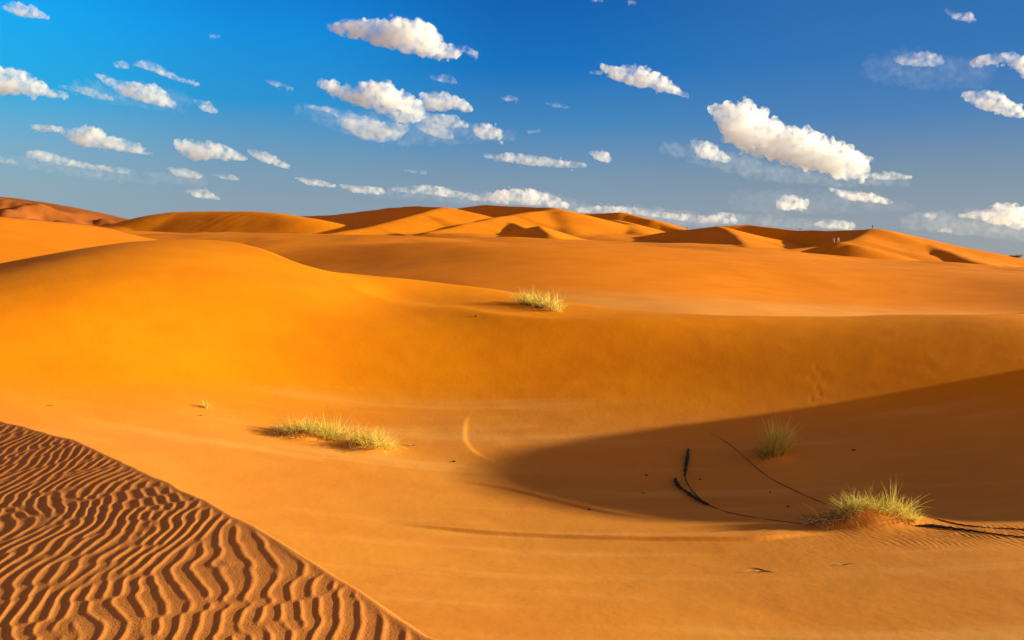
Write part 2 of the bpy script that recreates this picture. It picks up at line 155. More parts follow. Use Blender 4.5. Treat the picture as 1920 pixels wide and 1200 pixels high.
C_L3 = "11640 11394 11141 10877 10597 10298 9976 9628 9249 8837 8387 7896 7362 6783 6157 5486 4773 4028 3259 2480 1704 938 179 -576 -1332 -2091 -2854 11665 11427 11184 10931 10666 10383 10080 9753 9399 9012 8590 8128 7622 7071 6470 5821 5125 4388 3622 2842 2065 1300 544 -209 -967 -1729 -2495 11683 11453 11221 10980 10729 10464 10180 9875 9544 9184 8790 8357 7882 7361 6789 6164 5486 4760 3995 3209 2428 1664 912 159 -601 -1368 -2139 11688 11469 11247 11019 10783 10534 10270 9987 9682 9348 8984 8583 8141 7653 7114 6519 5866 5153 4389 3592 2800 2036 1287 531 -237 -1013 -1791 11676 11467 11257 11043 10822 10591 10347 10087 9806 9501 9167 8800 8394 7944 7444 6887 6268 5580 4823 4011 3200 2426 1669 901 118 -669 -1454 11643 11446 11249 11048 10842 10629 10405 10167 9912 9636 9334 9002 8635 8226 7771 7261 6690 6045 5318 4511 3679 2850 2046 1249 451 -343 -1134 11587 11402 11217 11030 10839 10644 10440 10225 9996 9748 9479 9182 8854 8489 8081 7625 7113 6532 5865 5096 4221 3254 2381 1561 758 -38 -829 11505 11332 11159 10986 10811 10632 10448 10255 10051 9832 9594 9332 9042 8719 8358 7954 7502 6990 6389 5647 4706 3637 2708 1863 1052 256 -535 11396 11235 11074 10913 10753 10591 10425 10254 10073 9881 9673 9444 9189 8904 8583 8223 7821 7370 6834 6123 5106 3981 3020 2157 1340 542 -248 11259 11108 10959 10811 10664 10517 10369 10217 10060 9892 9711 9512 9289 9036 8747 8417 8042 7628 7147 6494 5389 4217 3287 2432 1615 819 33 11094 10953 10814 10677 10542 10410 10277 10144 10007 9862 9706 9534 9338 9113 8849 8537 8169 7745 7236 6561 5457 4397 3526 2682 1871 1082 303 10901 10769 10639 10512 10388 10268 10150 10032 9913 9790 9656 9507 9336 9134 8892 8596 8226 7753 7125 6293 5308 4474 3679 2878 2094 1323 559 10682 10558 10436 10317 10202 10092 9986 9882 9780 9674 9560 9432 9281 9101 8880 8604 8245 7755 7062 6131 5191 4470 3764 3032 2289 1545 801 10439 10321 10205 10093 9986 9883 9787 9695 9606 9516 9420 9310 9177 9015 8813 8563 8244 7809 7176 6306 5391 4624 3910 3197 2478 1755 1030 10175 10062 9951 9844 9741 9645 9556 9473 9396 9320 9240 9145 9028 8877 8687 8457 8182 7828 7279 6489 5625 4830 4091 3375 2665 1956 1247 9893 9784 9677 9573 9473 9380 9296 9220 9152 9090 9024 8945 8840 8696 8505 8270 8011 7707 7231 6538 5758 4990 4254 3541 2839 2143 1448 9598 9492 9387 9284 9186 9095 9012 8940 8880 8830 8780 8718 8627 8492 8294 8037 7761 7472 7052 6466 5785 5076 4369 3674 2987 2306 1627 9294 9190 9086 8985 8887 8794 8711 8640 8585 8546 8513 8470 8399 8281 8091 7832 7547 7246 6854 6342 5741 5095 4432 3765 3100 2439 1779 8985 8883 8780 8679 8581 8487 8401 8328 8276 8248 8231 8206 8153 8056 7883 7639 7359 7046 6666 6199 5658 5067 4448 3815 3177 2538 1899 8675 8575 8474 8374 8276 8182 8095 8019 7965 7948 7944 7930 7888 7801 7647 7427 7161 6852 6485 6050 5553 5007 4428 3829 3218 2603 1986 8367 8269 8171 8074 7978 7887 7802 7729 7679 7665 7665 7655 7618 7536 7398 7202 6954 6657 6306 5897 5433 4924 4380 3812 3228 2636 2041 8063 7968 7874 7780 7690 7604 7527 7464 7422 7406 7401 7389 7351 7275 7149 6971 6740 6459 6126 5741 5305 4825 4311 3770 3211 2642 2067 7765 7673 7583 7494 7410 7332 7264 7210 7175 7157 7148 7131 7093 7021 6905 6741 6526 6262 5947 5582 5170 4716 4226 3709 3172 2622 2067 7471 7384 7297 7214 7136 7065 7006 6960 6930 6912 6900 6881 6843 6774 6667 6514 6314 6066 5768 5422 5031 4599 4131 3635 3117 2584 2044 7183 7098 7016 6937 6865 6802 6750 6711 6685 6669 6656 6636 6599 6534 6434 6292 6106 5872 5591 5263 4891 4478 4030 3552 3050 2532 2006 6897 6815 6736 6663 6597 6540 6494 6461 6439 6424 6412 6393 6358 6298 6205 6073 5899 5680 5414 5104 4750 4356 3925 3464 2978 2472 1957"
#C1
class Sheet:
    """a smooth surface z(x, y) on a spline lattice, fitted to sighted points and to how steeply
    the sand faces the low sun at given places"""
    def __init__(self, x0, x1, y0, y1, h, coef=None):
        self.x0, self.y0, self.h = x0 - h, y0 - h, h
        self.nx = int((x1 - x0) / h) + 5; self.ny = int((y1 - y0) / h) + 5
        if coef: self.c = np.array(coef.split(), float) / 1000
    def loc(self, x, y):
        tx = np.clip((x - self.x0) / self.h, 0, self.nx - 3.001) ; ty = np.clip((y - self.y0) / self.h, 0, self.ny - 3.001)
        ix = np.minimum(tx.astype(int), self.nx - 4); iy = np.minimum(ty.astype(int), self.ny - 4)
        return ix, iy, tx - ix, ty - iy
    def __call__(self, X, Y):
        sh = X.shape; x = X.ravel(); y = Y.ravel()
        ix, iy, tx, ty = self.loc(x, y)
        bx, by = bsp(tx), bsp(ty)
        o = np.zeros(len(x)); C = self.c.reshape(self.ny, self.nx)
        for a in range(4):
            for b in range(4):
                o += bx[:, a] * by[:, b] * C[iy + b, ix + a]
        return o.reshape(sh)
def smin(a, b, k):
    h = np.clip(0.5 + 0.5 * (b - a) / k, 0, 1)
    return b * (1 - h) + a * h - k * h * (1 - h)

def smax(a, b, k):
    return -smin(-a, -b, k)

def sstep(a, b, x):
    t = np.clip((x - a) / (b - a), 0, 1)
    return t * t * (3 - 2 * t)

def fft_noise(n, power, lo, seed):
    r = np.random.default_rng(seed)
    k = np.fft.fftfreq(n) * n
    kk = np.sqrt(k[:, None] ** 2 + k[None] ** 2)
    amp = np.where(kk > lo, 1.0 / np.maximum(kk, 1) ** power, 0)
    a = np.fft.ifft2(np.fft.fft2(r.standard_normal((n, n))) * amp).real
    return a / a.std()

def curve(x, xp, fp):
    """smooth interpolation through (xp, fp)"""
    xp = np.asarray(xp, float); fp = np.asarray(fp, float)
    d = np.diff(fp) / np.diff(xp)
    m = np.r_[d[0], np.where(d[:-1] * d[1:] > 0, 2 * d[:-1] * d[1:] / (d[:-1] + d[1:] + 1e-12), 0), d[-1]]
    x = np.clip(x, xp[0], xp[-1])
    k = np.clip(np.searchsorted(xp, x, 'right') - 1, 0, len(xp) - 2)
    h = xp[k + 1] - xp[k]; t = (x - xp[k]) / h
    return ((2 * t ** 3 - 3 * t ** 2 + 1) * fp[k] + (t ** 3 - 2 * t ** 2 + t) * h * m[k]
            + (-2 * t ** 3 + 3 * t ** 2) * fp[k + 1] + (t ** 3 - t ** 2) * h * m[k + 1])

def sample(tex, x, y):
    """bilinear, wrapping; x, y in texels"""
    n = tex.shape[0]
    xi = np.floor(x).astype(int); yi = np.floor(y).astype(int)
    fx = x - xi; fy = y - yi
    a = tex[yi % n, xi % n]; b = tex[yi % n, (xi + 1) % n]
    c = tex[(yi + 1) % n, xi % n]; d = tex[(yi + 1) % n, (xi + 1) % n]
    return (a * (1 - fx) + b * fx) * (1 - fy) + (c * (1 - fx) + d * fx) * fy

NZ = fft_noise(512, 2.6, 2, 11)
def nz(X, Y, size, ox=0.0):
    """soft noise of unit size whose largest swells are about `size` metres"""
    s = 512 / (size * 4)
    return sample(NZ, X * s + 100 + ox, Y * s + 37 + ox * 1.7)

def grid_mesh(name, X, Y, Z, mat, keep=None):
    ny, nx = X.shape
    me = bpy.data.meshes.new(name)
    co = np.stack([X, Y, Z], -1).reshape(-1, 3).astype(np.float32)
    i = np.arange(ny * nx).reshape(ny, nx)
    q = np.stack([i[:-1, :-1], i[:-1, 1:], i[1:, 1:], i[1:, :-1]], -1).reshape(-1, 4)
    if keep is not None:
        kq = keep.ravel()[q].any(1)
        q = q[kq]
        used = np.unique(q)
        remap = np.zeros(ny * nx, dtype=np.int64); remap[used] = np.arange(len(used))
        co = co[used]; q = remap[q]
    me.vertices.add(len(co)); me.vertices.foreach_set('co', co.ravel())
    me.loops.add(len(q) * 4); me.loops.foreach_set('vertex_index', q.ravel().astype(np.int32))
    me.polygons.add(len(q))
    me.polygons.foreach_set('loop_start', (np.arange(len(q)) * 4).astype(np.int32))
    me.polygons.foreach_set('loop_total', np.full(len(q), 4, dtype=np.int32))
    me.update(calc_edges=True)
    me.shade_smooth()
    me.materials.append(mat)
    o = bpy.data.objects.new(name, me)
    COL.objects.link(o)
    return o

def tag(o, label=None, cat=None, group=None, kind=None):
    if label: o['label'] = label
    if cat: o['category'] = cat
    if group: o['group'] = group
    if kind: o['kind'] = kind
    return o

# ------------------------------------------------------------------ sand material
def sand_material(name, base, pale=None, grain=1.0, zr=(0, 1), streak=0.0, mottle=0.35):
    """orange sand; where the hollows collect coarser, paler grains the colour drifts to `pale`"""
    m = bpy.data.materials.new(name); m.use_nodes = True
    nt = m.node_tree; N = nt.nodes.new; L = nt.links.new
    b = nt.nodes['Principled BSDF']
    b.inputs['Roughness'].default_value = 0.95
    b.inputs['Specular IOR Level'].default_value = 0.05
    tc = N('ShaderNodeTexCoord')
    def noise(scale, detail, vec=None, stretch=None):
        n = N('ShaderNodeTexNoise'); n.inputs['Scale'].default_value = scale; n.inputs['Detail'].default_value = detail
        if stretch:
            mp = N('ShaderNodeMapping'); mp.inputs['Scale'].default_value = stretch
            mp.inputs['Rotation'].default_value = (0, 0, math.radians(-14))
            L(tc.outputs['Object'], mp.inputs[0]); L(mp.outputs[0], n.inputs['Vector'])
        else:
            L(tc.outputs['Object'], n.inputs['Vector'])
        return n.outputs['Fac']
    def mixc(f, a, c, mode='MIX'):
        x = N('ShaderNodeMix'); x.data_type = 'RGBA'; x.blend_type = mode
        for sock, val in ((0, f), (6, a), (7, c)):
            if isinstance(val, (int, float)): x.inputs[sock].default_value = val
            elif isinstance(val, tuple): x.inputs[sock].default_value = val + (1,)
            else: L(val, x.inputs[sock])
        return x.outputs[2]
    def mr(v, a, c, d, e):
        r = N('ShaderNodeMapRange'); r.interpolation_type = 'SMOOTHSTEP'
        for k, q in enumerate((a, c, d, e)): r.inputs[k + 1].default_value = q
        L(v, r.inputs[0]); return r.outputs[0]
    def math_(op, a, c):
        x = N('ShaderNodeMath'); x.operation = op
        for k, q in enumerate((a, c)):
            if isinstance(q, (int, float)): x.inputs[k].default_value = q
            else: L(q, x.inputs[k])
        return x.outputs[0]
    pale = pale or base
    col = tuple(base)
    if pale is not base:
        sep = N('ShaderNodeSeparateXYZ'); L(tc.outputs['Object'], sep.inputs[0])
        wob = math_('MULTIPLY_ADD', noise(0.22, 3), 1.4)
        wob.node.inputs[2].default_value = -0.7
        yy = math_('MULTIPLY_ADD', sep.outputs['Y'], 0.18); yy.node.inputs[2].default_value = -3.6
        zz = math_('ADD', math_('ADD', sep.outputs['Z'], yy), wob)
        col = mixc(mr(zz, zr[0], zr[1], 1, 0), tuple(base), tuple(pale))
    col = mixc(mr(noise(0.35, 6), 0.3, 0.7, 0, 1), col, (0.93, 0.86, 0.86), 'MULTIPLY')
    if streak:
        sf = mr(noise(1.0, 5, stretch=(0.10, 0.95, 0.6)), 0.50, 0.72, 0, streak)
        sf = math_('MULTIPLY', sf, mr(zz, zr[0] + 0.2, zr[0] - 0.9, 0, 1) if False else mr(sep.outputs['Z'], -2.6, -1.6, 1, 0))
        col = mixc(sf, col, (0.92, 0.42, 0.09))
    g = noise(110, 3)
    col = mixc(mottle, col, mr(g, 0.3, 0.7, 0.72, 1.2), 'MULTIPLY')
    L(col, b.inputs['Base Color'])
    if grain:
        bump = N('ShaderNodeBump'); bump.inputs['Strength'].default_value = 0.3 * grain
        bump.inputs['Distance'].default_value = 0.01
        L(g, bump.inputs['Height'])
        bump2 = N('ShaderNodeBump'); bump2.inputs['Strength'].default_value = 0.18 * grain
        bump2.inputs['Distance'].default_value = 0.03
        L(noise(7, 4), bump2.inputs['Height']); L(bump2.outputs[0], bump.inputs['Normal'])
        L(bump.outputs[0], b.inputs['Normal'])
    return m

M_sand = sand_material('sand', (0.86, 0.270, 0.002), (0.80, 0.292, 0.034), zr=(-2.4, -0.5), streak=0.5)
M_mid = sand_material('sand_dune', (0.85, 0.248, 0.002), (0.88, 0.34, 0.05), zr=(4.2, 6.4), grain=0.5, mottle=0.15)  # paler foot paints light into the sand along the crest line
M_far = sand_material('sand_far', (0.80, 0.24, 0.003), grain=0, mottle=0.0)
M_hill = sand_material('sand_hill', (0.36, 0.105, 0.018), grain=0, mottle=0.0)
M_plain = sand_material('neutral_floor', (0.34, 0.25, 0.17), grain=0, mottle=0.0)  # unseen floor greyed to cut its orange bounce on the cloud bottoms
M_ripple = sand_material('sand_ripple', (0.67, 0.235, 0.045))

# ------------------------------------------------------------------ the bowl and the dune behind it
f_main = Sheet(-60, 60, 6, 62, 2.2, C_MAIN)
def cap_points():
    crest = [(-400,510,43),(0,483,42),(120,466,43.5),(230,452,45),(330,447,46),(400,447,46),(470,459,45),(520,479,43.5),(580,505,42),(640,513.5,43),(700,522,44),(750,529,45),(850,541,45),
             (950,553,44.5),(1100,578,42.5),(1300,594,38.5),(1500,595.5,36),(1650,594,36),(1930,585,36.5),(2300,575,37)]
    pts = [P(*q) for q in crest]
    out = list(pts)
    for (x, y, z), q in zip(pts, crest):
        for dy, dz in ((2.5, -1.0), (7, -3.0)):
            out.append((x + dy * x / y, y + dy, z + dz * (0.8 if q[0] > 1000 else 1)))
    for q in [(700,550,38),(850,576,35.4),(950,590,33.6),(1050,597,33)]:
        out.append(P(*q))
    for q in [(1300,597,33.3),(1600,595,33.8),(1930,586,34.8)]:
        out.append(P(*q))
    for q, dz in [((-400,510,36),1.2),((0,485,36),1.4),((230,455,39),1.6),((400,450,40),1.8),((560,505,36),1.0)]:
        x, y, z = P(*q); out.append((x, y, z + dz))
    for u, y, z in [(700,32,-0.85),(950,29,-1.55),(1300,28,-1.65),(1700,28,-1.7),(2100,29,-1.5)]:
        out.append(((u-960)/F*y, y, CZ + z))
    return np.array(out)
f_cap = tps_fit(cap_points(), 0.0005)

def bowl_height(X, Y):
    u = X / Y * F + 960
    m = f_main(X, Y)
    c = f_cap(X, Y)
    k = 0.035 + 0.25 * sstep(980, 780, u) + 0.4 * sstep(700, 350, u)
    z = smin(m, c, k)
    # dune beyond the right edge of the view: it throws the long shadow across the bowl
    xa = 26.0
    ys = np.array([6., 10., 13., 15.5, 17.2, 18.2, 19.1, 20.7, 21.9, 23.7, 25.1, 25.6, 26.3, 26.9, 27.4, 28.0, 29.5, 32., 36., 60.])
    zs = np.array([-7., -5.5, -4., -2.4, -1.3, -.85, -.40, -.05, .14, .24, .26, .20, .04, -.25, -.75, -1.6, -2.8, -4., -6., -9.])
    crest = np.interp(Y, ys, zs) + CZ
    d = X - xa
    hump = crest - np.where(d < 0, -d * 0.55, d * 0.35)
    z = smax(z, hump, 0.5)
    return z

def ripple_field(n=1024, size=11.0, lam=0.07, ang=0.0, spread=0.42, seed=3):
    r = np.random.default_rng(seed)
    k = np.fft.fftfreq(n, d=size / n)
    kx, ky = np.meshgrid(k, k)
    kr = np.hypot(kx, ky); th = np.arctan2(ky, kx) - ang
    th = (th + np.pi) % (2 * np.pi) - np.pi
    k0 = 1 / lam
    flt = np.exp(-((kr - k0) / (0.15 * k0)) ** 2) * np.exp(-(th / spread) ** 2)
    a = np.fft.ifft2(np.fft.fft2(r.standard_normal((n, n))) * flt)
    amp = np.abs(a); amp /= amp.mean()
    return np.cos(np.angle(a)), np.sin(np.angle(a)), np.clip(amp * 1.5, 0, 1), size

def ripples(X, Y, fld, skew=0.45):
    c, q, amp, size = fld
    sc = c.shape[0] / size
    wx = X + 0.05 * nz(X, Y, 1.2, 3); wy = Y + 0.05 * nz(X, Y, 1.2, 77)
    phs = np.arctan2(sample(q, wx * sc, wy * sc), sample(c, wx * sc, wy * sc))
    c = 0.5 + 0.5 * np.cos(phs + skew * np.sin(phs))
    return (c ** 2.0 * 2 - 0.75) * sample(amp, wx * sc, wy * sc)

def sight(u, v, y0=7.5, y1=60.0):
    """where the line of sight (u, v) meets the sand"""
    Y = np.linspace(y0, y1, 1500); X = (u - 960) / F * Y
    z = bowl_height(X, Y); r = CZ - (v - HZ) / F * Y
    k = int(np.argmax(z >= r))
    return X[k], Y[k], z[k]

def walk(pts):
    return np.array([sight(*q) for q in pts])

def ledge(pts, X, Y, h, w_up, w_dn):
    """a low step along a path: swells slowly from beyond, drops sharply on the near side"""
    py = curve(X, pts[:, 0], pts[:, 1])
    d = Y - py
    x0, x1 = pts[0, 0], pts[-1, 0]
    fade = sstep(x0, x0 + 2.0, X) * sstep(x1, x1 - 1.2, X) * ((X > x0) & (X < x1))
    return h * fade * np.where(d >= 0, np.exp(-(d / w_up) ** 2), np.exp(-(d / w_dn) ** 2))

def mound(c, X, Y, h, wx, wy):
    return h * np.exp(-((X - c[0]) / wx) ** 2 - ((Y - c[1]) / wy) ** 2)

LEDGE_A = walk([(700,975),(780,986),(900,999),(1000,1006),(1200,1013),(1400,1014),(1500,1006),(1560,1000)])
LEDGE_B = walk([(820,896),(880,904),(950,917),(1050,941),(1150,962),(1250,976)])
RIB = walk([(880,775),(870,795),(868,820),(884,846),(905,858),(925,866)])
FOOT = [sight(1530 + 9 * math.sin(k * 2.1), 690 + 12 * k)[:2] for k in range(7)]
C_A = sight(1620, 985)
C_B = sight(1450, 858)
C_C1, C_C2 = sight(570, 822), sight(690, 842)
C_D = sight(1010, 574)
us = np.concatenate([np.arange(-900, -100, 8.0), np.arange(-100, 2040, 3.2), np.arange(2044, 3300, 8.0)])
Yl = [7.0]
while Yl[-1] < 62:
    y = Yl[-1]
    h = 5.4 if y > 14 else 4.3
    if y > 24: h = 3.0
    Yl.append(y + max(0.015, min(0.25, 1.4 * y * y / (F * h))))
U, YY = np.meshgrid(us, np.array(Yl))
XX = (U - 960) / F * YY
RF = ripple_field(lam=0.105, ang=math.radians(8), spread=0.25, seed=8)

def bowl_detail(X, Y):
    z = 0.006 * nz(X, Y * 2.0, 6.0) + 0.0015 * nz(X, Y, 0.8, 50)
    z = z + ledge(LEDGE_A, X, Y, 0.06, 1.3, 0.055) + ledge(LEDGE_B, X, Y, 0.032, 0.7, 0.10)
    py = RIB[:, 1]; o_ = np.argsort(py)
    d = X - curve(Y, py[o_], RIB[o_, 0])
    z = z + 0.020 * np.where(d < 0, np.exp(-(d / 0.7) ** 2), np.exp(-(d / 0.07) ** 2)) * sstep(py.min() - .3, py.min() + .8, Y) * sstep(py.max() + .1, py.max() - 1.2, Y)
    for fu, fv in FOOT:
        z = z - mound((fu, fv), X, Y, 0.014, 0.05, 0.09)
    z = z + mound(C_A, X, Y, 0.30, 0.62, 0.42) + mound((C_A[0] + 0.9, C_A[1] + .15), X, Y, 0.10, 0.7, 0.4)
    z = z + mound(C_B, X, Y, 0.10, 0.35, 0.35)
    z = z + mound(C_C1, X, Y, 0.16, 0.5, 0.4) + mound(C_C2, X, Y, 0.16, 0.5, 0.4)
    # wind ripples round the tuft in the near right of the hollow
    m = np.exp(-((X - C_A[0] - 1.6) / 2.2) ** 2) * np.exp(-((Y - C_A[1] + 0.95) / 0.75) ** 2)
    z = z + 0.0085 * m * ripples(X, Y, RF)
    return z

def sand_z(x, y):
    X = np.array([float(x)]); Y = np.array([float(y)])
    return float((bowl_height(X, Y) + bowl_detail(X, Y))[0])

bowl = grid_mesh('ground', XX, YY, bowl_height(XX, YY) + bowl_detail(XX, YY), M_sand)
tag(bowl, kind='structure')

# ------------------------------------------------------------------ near rippled dune
NEAR = PP([(800,1200,3.8),(620,1080,4.4),(430,965,5.3),(300,900,6.2),(130,825,7.6),(0,790,8.6),(-400,700,12)])
def near_plane(X, Y):
    pts = np.array([list(p) for p in NEAR])
    extra = [(0, 0, -0.09), (-3, 0, -0.41), (-6, 2, -.70), (-8, 6, -.55), (2, 0, 0.05), (2.2, 1.5, .14), (-3, 3, -.09), (0.6, 2.3, .05)]
    f = tps_fit(np.vstack([pts, np.array(extra)]), 0.001, 5.0)
    return f(X, Y)
NY = np.concatenate([np.linspace(0.3, 2.2, 30), np.geomspace(2.25, 16, 760)])
NU = np.concatenate([np.linspace(-6000, -420, 60), np.arange(-400, 1000, 2.6), np.linspace(1010, 5000, 60)])
U2, Y2 = np.meshgrid(NU, NY)
X2 = (U2 - 960) / F * Y2
Z2 = near_plane(X2, Y2)
# where the crest runs, in plan, and the fall beyond it
order = np.argsort(NEAR[:, 0])
cx = np.concatenate([[-30.], NEAR[order, 0], [1.2, 3, 10]])
cy = np.concatenate([[24.], NEAR[order, 1], [2.6, 1.6, -1]])
yc = np.interp(X2, cx, cy)
d2 = (Y2 - yc) * 0.72
d2 = d2 + 0.012 * nz(X2, Y2, 0.8, 9)
fade = sstep(0.0, -0.05, d2)
fld = ripple_field(ang=math.radians(12), lam=0.086, spread=0.36, n=2048, size=14.0)
Z2 = Z2 + 0.0029 * ripples(X2, Y2, fld) * fade
fall = np.where(d2 > 0, (np.sqrt(d2 ** 2 + 0.0016) - 0.04) * 1.1, 0)
Z2 = Z2 - fall
near = grid_mesh('near_dune', X2, Y2, Z2, M_ripple, keep=(d2 < 7))
tag(near, kind='structure')

# ------------------------------------------------------------------ the broad dune behind the bowl
f_mid = Sheet(-70, 120, 34, 155, 5.0, C_MID)
midc = PP([(100,480,90),(300,470,92),(500,463,95),(800,456,105),(1100,456,110),(1350,471,108),(1560,489,105),(1750,504,103),(1930,517,100),(2300,535,98)])
us3 = np.arange(-500, 3000, 6.0)
Y3 = np.geomspace(36, 150, 300)
U3, YY3 = np.meshgrid(us3, Y3)
X3 = (U3 - 960) / F * YY3
Z3 = f_mid(X3, YY3)
yc3 = np.interp(U3, (midc[:, 0] / midc[:, 1] * F + 960), midc[:, 1])
zc3 = np.interp(U3, (midc[:, 0] / midc[:, 1] * F + 960), midc[:, 2])
back = zc3 - (YY3 - yc3) * 0.22
Z3 = smin(Z3, back, 0.35) + 0.05 * nz(X3, YY3, 16, 40)
mid = grid_mesh('dune', X3, YY3, Z3, M_mid)
tag(mid, kind='structure')

# pale dune behind the left crest
f_l3 = Sheet(-150, -15, 45, 175, 6.0, C_L3)
L3 = PP([(-300,436,150),(0,429,140),(100,426,130),(180,424,120),(215,430,112),(250,441,104),(330,455,95)])
us4 = np.arange(-700, 500, 6.0); Y4 = np.geomspace(46, 170, 160)
U4, YY4 = np.meshgrid(us4, Y4); X4 = (U4 - 960) / F * YY4
uc = L3[:, 0] / L3[:, 1] * F + 960
yc4 = curve(U4, uc, L3[:, 1]); zc4 = curve(U4, uc, L3[:, 2])
Z4 = smin(f_l3(X4, YY4), zc4 - (YY4 - yc4) * 0.2, 0.4) + 0.03 * nz(X4, YY4, 14, 5)
o = grid_mesh('dune', X4, YY4, Z4, M_far); tag(o, kind='structure')

# ------------------------------------------------------------------ far dune field
def ridge(X, Y, pts, sL, sR, w=3.0):
    """height of a dune whose crest follows pts; sL and sR fall away left and right of the direction of travel"""
    p = PP([(u, v, Y * 1.35) for u, v, Y in pts])
    if w > 4:
        k = np.arange(len(p)); t_ = np.linspace(0, len(p) - 1, 5 * len(p))
        p = np.stack([curve(t_, k, p[:, q]) for q in range(3)], -1)
    best = np.full(X.shape, -1e9)
    for a, b in zip(p[:-1], p[1:]):
        dx, dy = b[0] - a[0], b[1] - a[1]
        l2 = dx * dx + dy * dy
        t = np.clip(((X - a[0]) * dx + (Y - a[1]) * dy) / l2, 0, 1)
        qx, qy = X - (a[0] + t * dx), Y - (a[1] + t * dy)
        d = np.hypot(qx, qy) + 1e-9
        side = (dx * qy - dy * qx) / (math.sqrt(l2) * d)    # +1 left, -1 right
        s = 0.5 * (sL + sR) + 0.5 * (sL - sR) * side
        h = a[2] + t * (b[2] - a[2]) - s * (np.sqrt(d * d + w * w) - w)
        best = np.maximum(best, h)
    return best

us5 = np.arange(-300, 2600, 4.0); Y5 = np.geomspace(100, 900, 520)
U5, YY5 = np.meshgrid(us5, Y5); X5 = (U5 - 960) / F * YY5
base = PP([(-300,500,95),(400,500,95),(1000,500,95),(1900,540,95),
           (-300,452,130),(300,452,130),(800,460,130),(1200,470,130),(1600,500,130),(2000,525,130),
           (-300,445,300),(300,447,300),(800,450,300),(1200,458,300),(1600,480,300),(1930,512,300),(2400,520,300),
           (0,437,470),(400,434,470),(800,432,470),(1200,442,470),(1600,472,470),(1930,503,470),
           (0,430,850),(800,427,850),(1400,447,850),(1900,500,850)])
Z5 = tps_fit(base, 0.001, 100)(X5, YY5) + 0.5 * nz(X5, YY5, 60, 21)
RID = [
 ([(235,428,320),(270,415,335),(310,403,340),(350,397,342),(440,396,335),(520,402,325),(570,409,318),(615,428,312)], .28, .42, 14),
 ([(500,406,490),(620,404,440),(700,394,395),(760,387,360),(830,388,330),(790,399,310),(700,424,275),(600,441,250)], .24, .62, 2),
 ([(860,391,440),(905,384,430),(1000,388,390),(1045,392,370),(960,402,335),(880,418,295),(800,436,262)], .26, .50, 2),
 ([(1000,389,400),(1045,393,365),(1060,420,330),(1080,445,290),(1110,456,270)], .30, .30, 6),
 ([(1040,400,470),(1120,400,460),(1165,398,450),(1220,412,430),(1275,430,410)], .30, .40, 4),
 ([(1095,457,320),(1200,443,305),(1290,430,285),(1345,424,262),(1378,440,235),(1400,464,208)], .25, .62, 2),
 ([(1345,424,300),(1400,422,300),(1490,431,285),(1560,433,262),(1640,430,235),(1600,449,215),(1540,463,203),(1380,473,190)], .25, .60, 2),
 ([(1640,430,232),(1720,448,240),(1780,466,240),(1850,480,240),(1920,492,240)], .30, .34, 4),
 ([(1695,443,240),(1725,454,226),(1770,470,208),(1830,492,190)], .3, .62, 3),
 ([(1545,462,186),(1575,453,184),(1600,459,180),(1645,475,176)], .30, .38, 3),
 ([(960,433,225),(1010,424,222),(1030,440,205)], .3, .5, 1),
 ([(620,446,240),(660,441,236),(700,448,222)], .3, .5, 1),
 ([(900,425,320),(960,418,310),(990,430,280)], .3, .55, 2),
 ([(1150,412,400),(1180,420,370),(1190,434,330)], .3, .4, 5),
 ([(480,437,262),(560,436,250),(610,444,235)], .2, .5, 1),
 ([(300,440,255),(380,436,245),(430,443,232)], .2, .45, 2),
 ([(690,447,215),(745,438,212),(770,441,205)], .3, .5, 1),
 ([(860,448,200),(960,447,200)], .2, .4, 2),
]
for pts, sL, sR, w in RID:
    Z5 = smax(Z5, ridge(X5, YY5, pts, sL, sR, w), 1.0)
Z5 = Z5 + 0.12 * nz(X5, YY5, 25, 60)
far = grid_mesh('far_dunes', X5, YY5, Z5, M_far); tag(far, kind='structure')

# hills at the far left
us6 = np.arange(-900, 420, 5.0); Y6 = np.geomspace(850, 2000, 160)
U6, YY6 = np.meshgrid(us6, Y6); X6 = (U6 - 960) / F * YY6
H = PP([(-900,350,1400),(-200,360,1320),(0,368,1300),(80,378,1290),(170,394,1280),(270,416,1270),(420,440,1260)])
uc = H[:, 0] / H[:, 1] * F + 960
yc6 = curve(U6, uc, H[:, 1]); zc6 = curve(U6, uc, H[:, 2])
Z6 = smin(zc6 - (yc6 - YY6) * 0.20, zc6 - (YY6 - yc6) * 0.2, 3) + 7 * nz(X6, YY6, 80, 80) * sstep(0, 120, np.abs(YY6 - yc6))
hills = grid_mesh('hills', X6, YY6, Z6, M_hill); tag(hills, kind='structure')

# desert floor out to the horizon, under everything
gx, gy = np.meshgrid(np.linspace(-14000, 14000, 40), np.linspace(-14000, 14000, 40))
o = grid_mesh('desert_floor', gx, gy, np.full(gx.shape, -9.0), M_plain); tag(o, kind='structure')

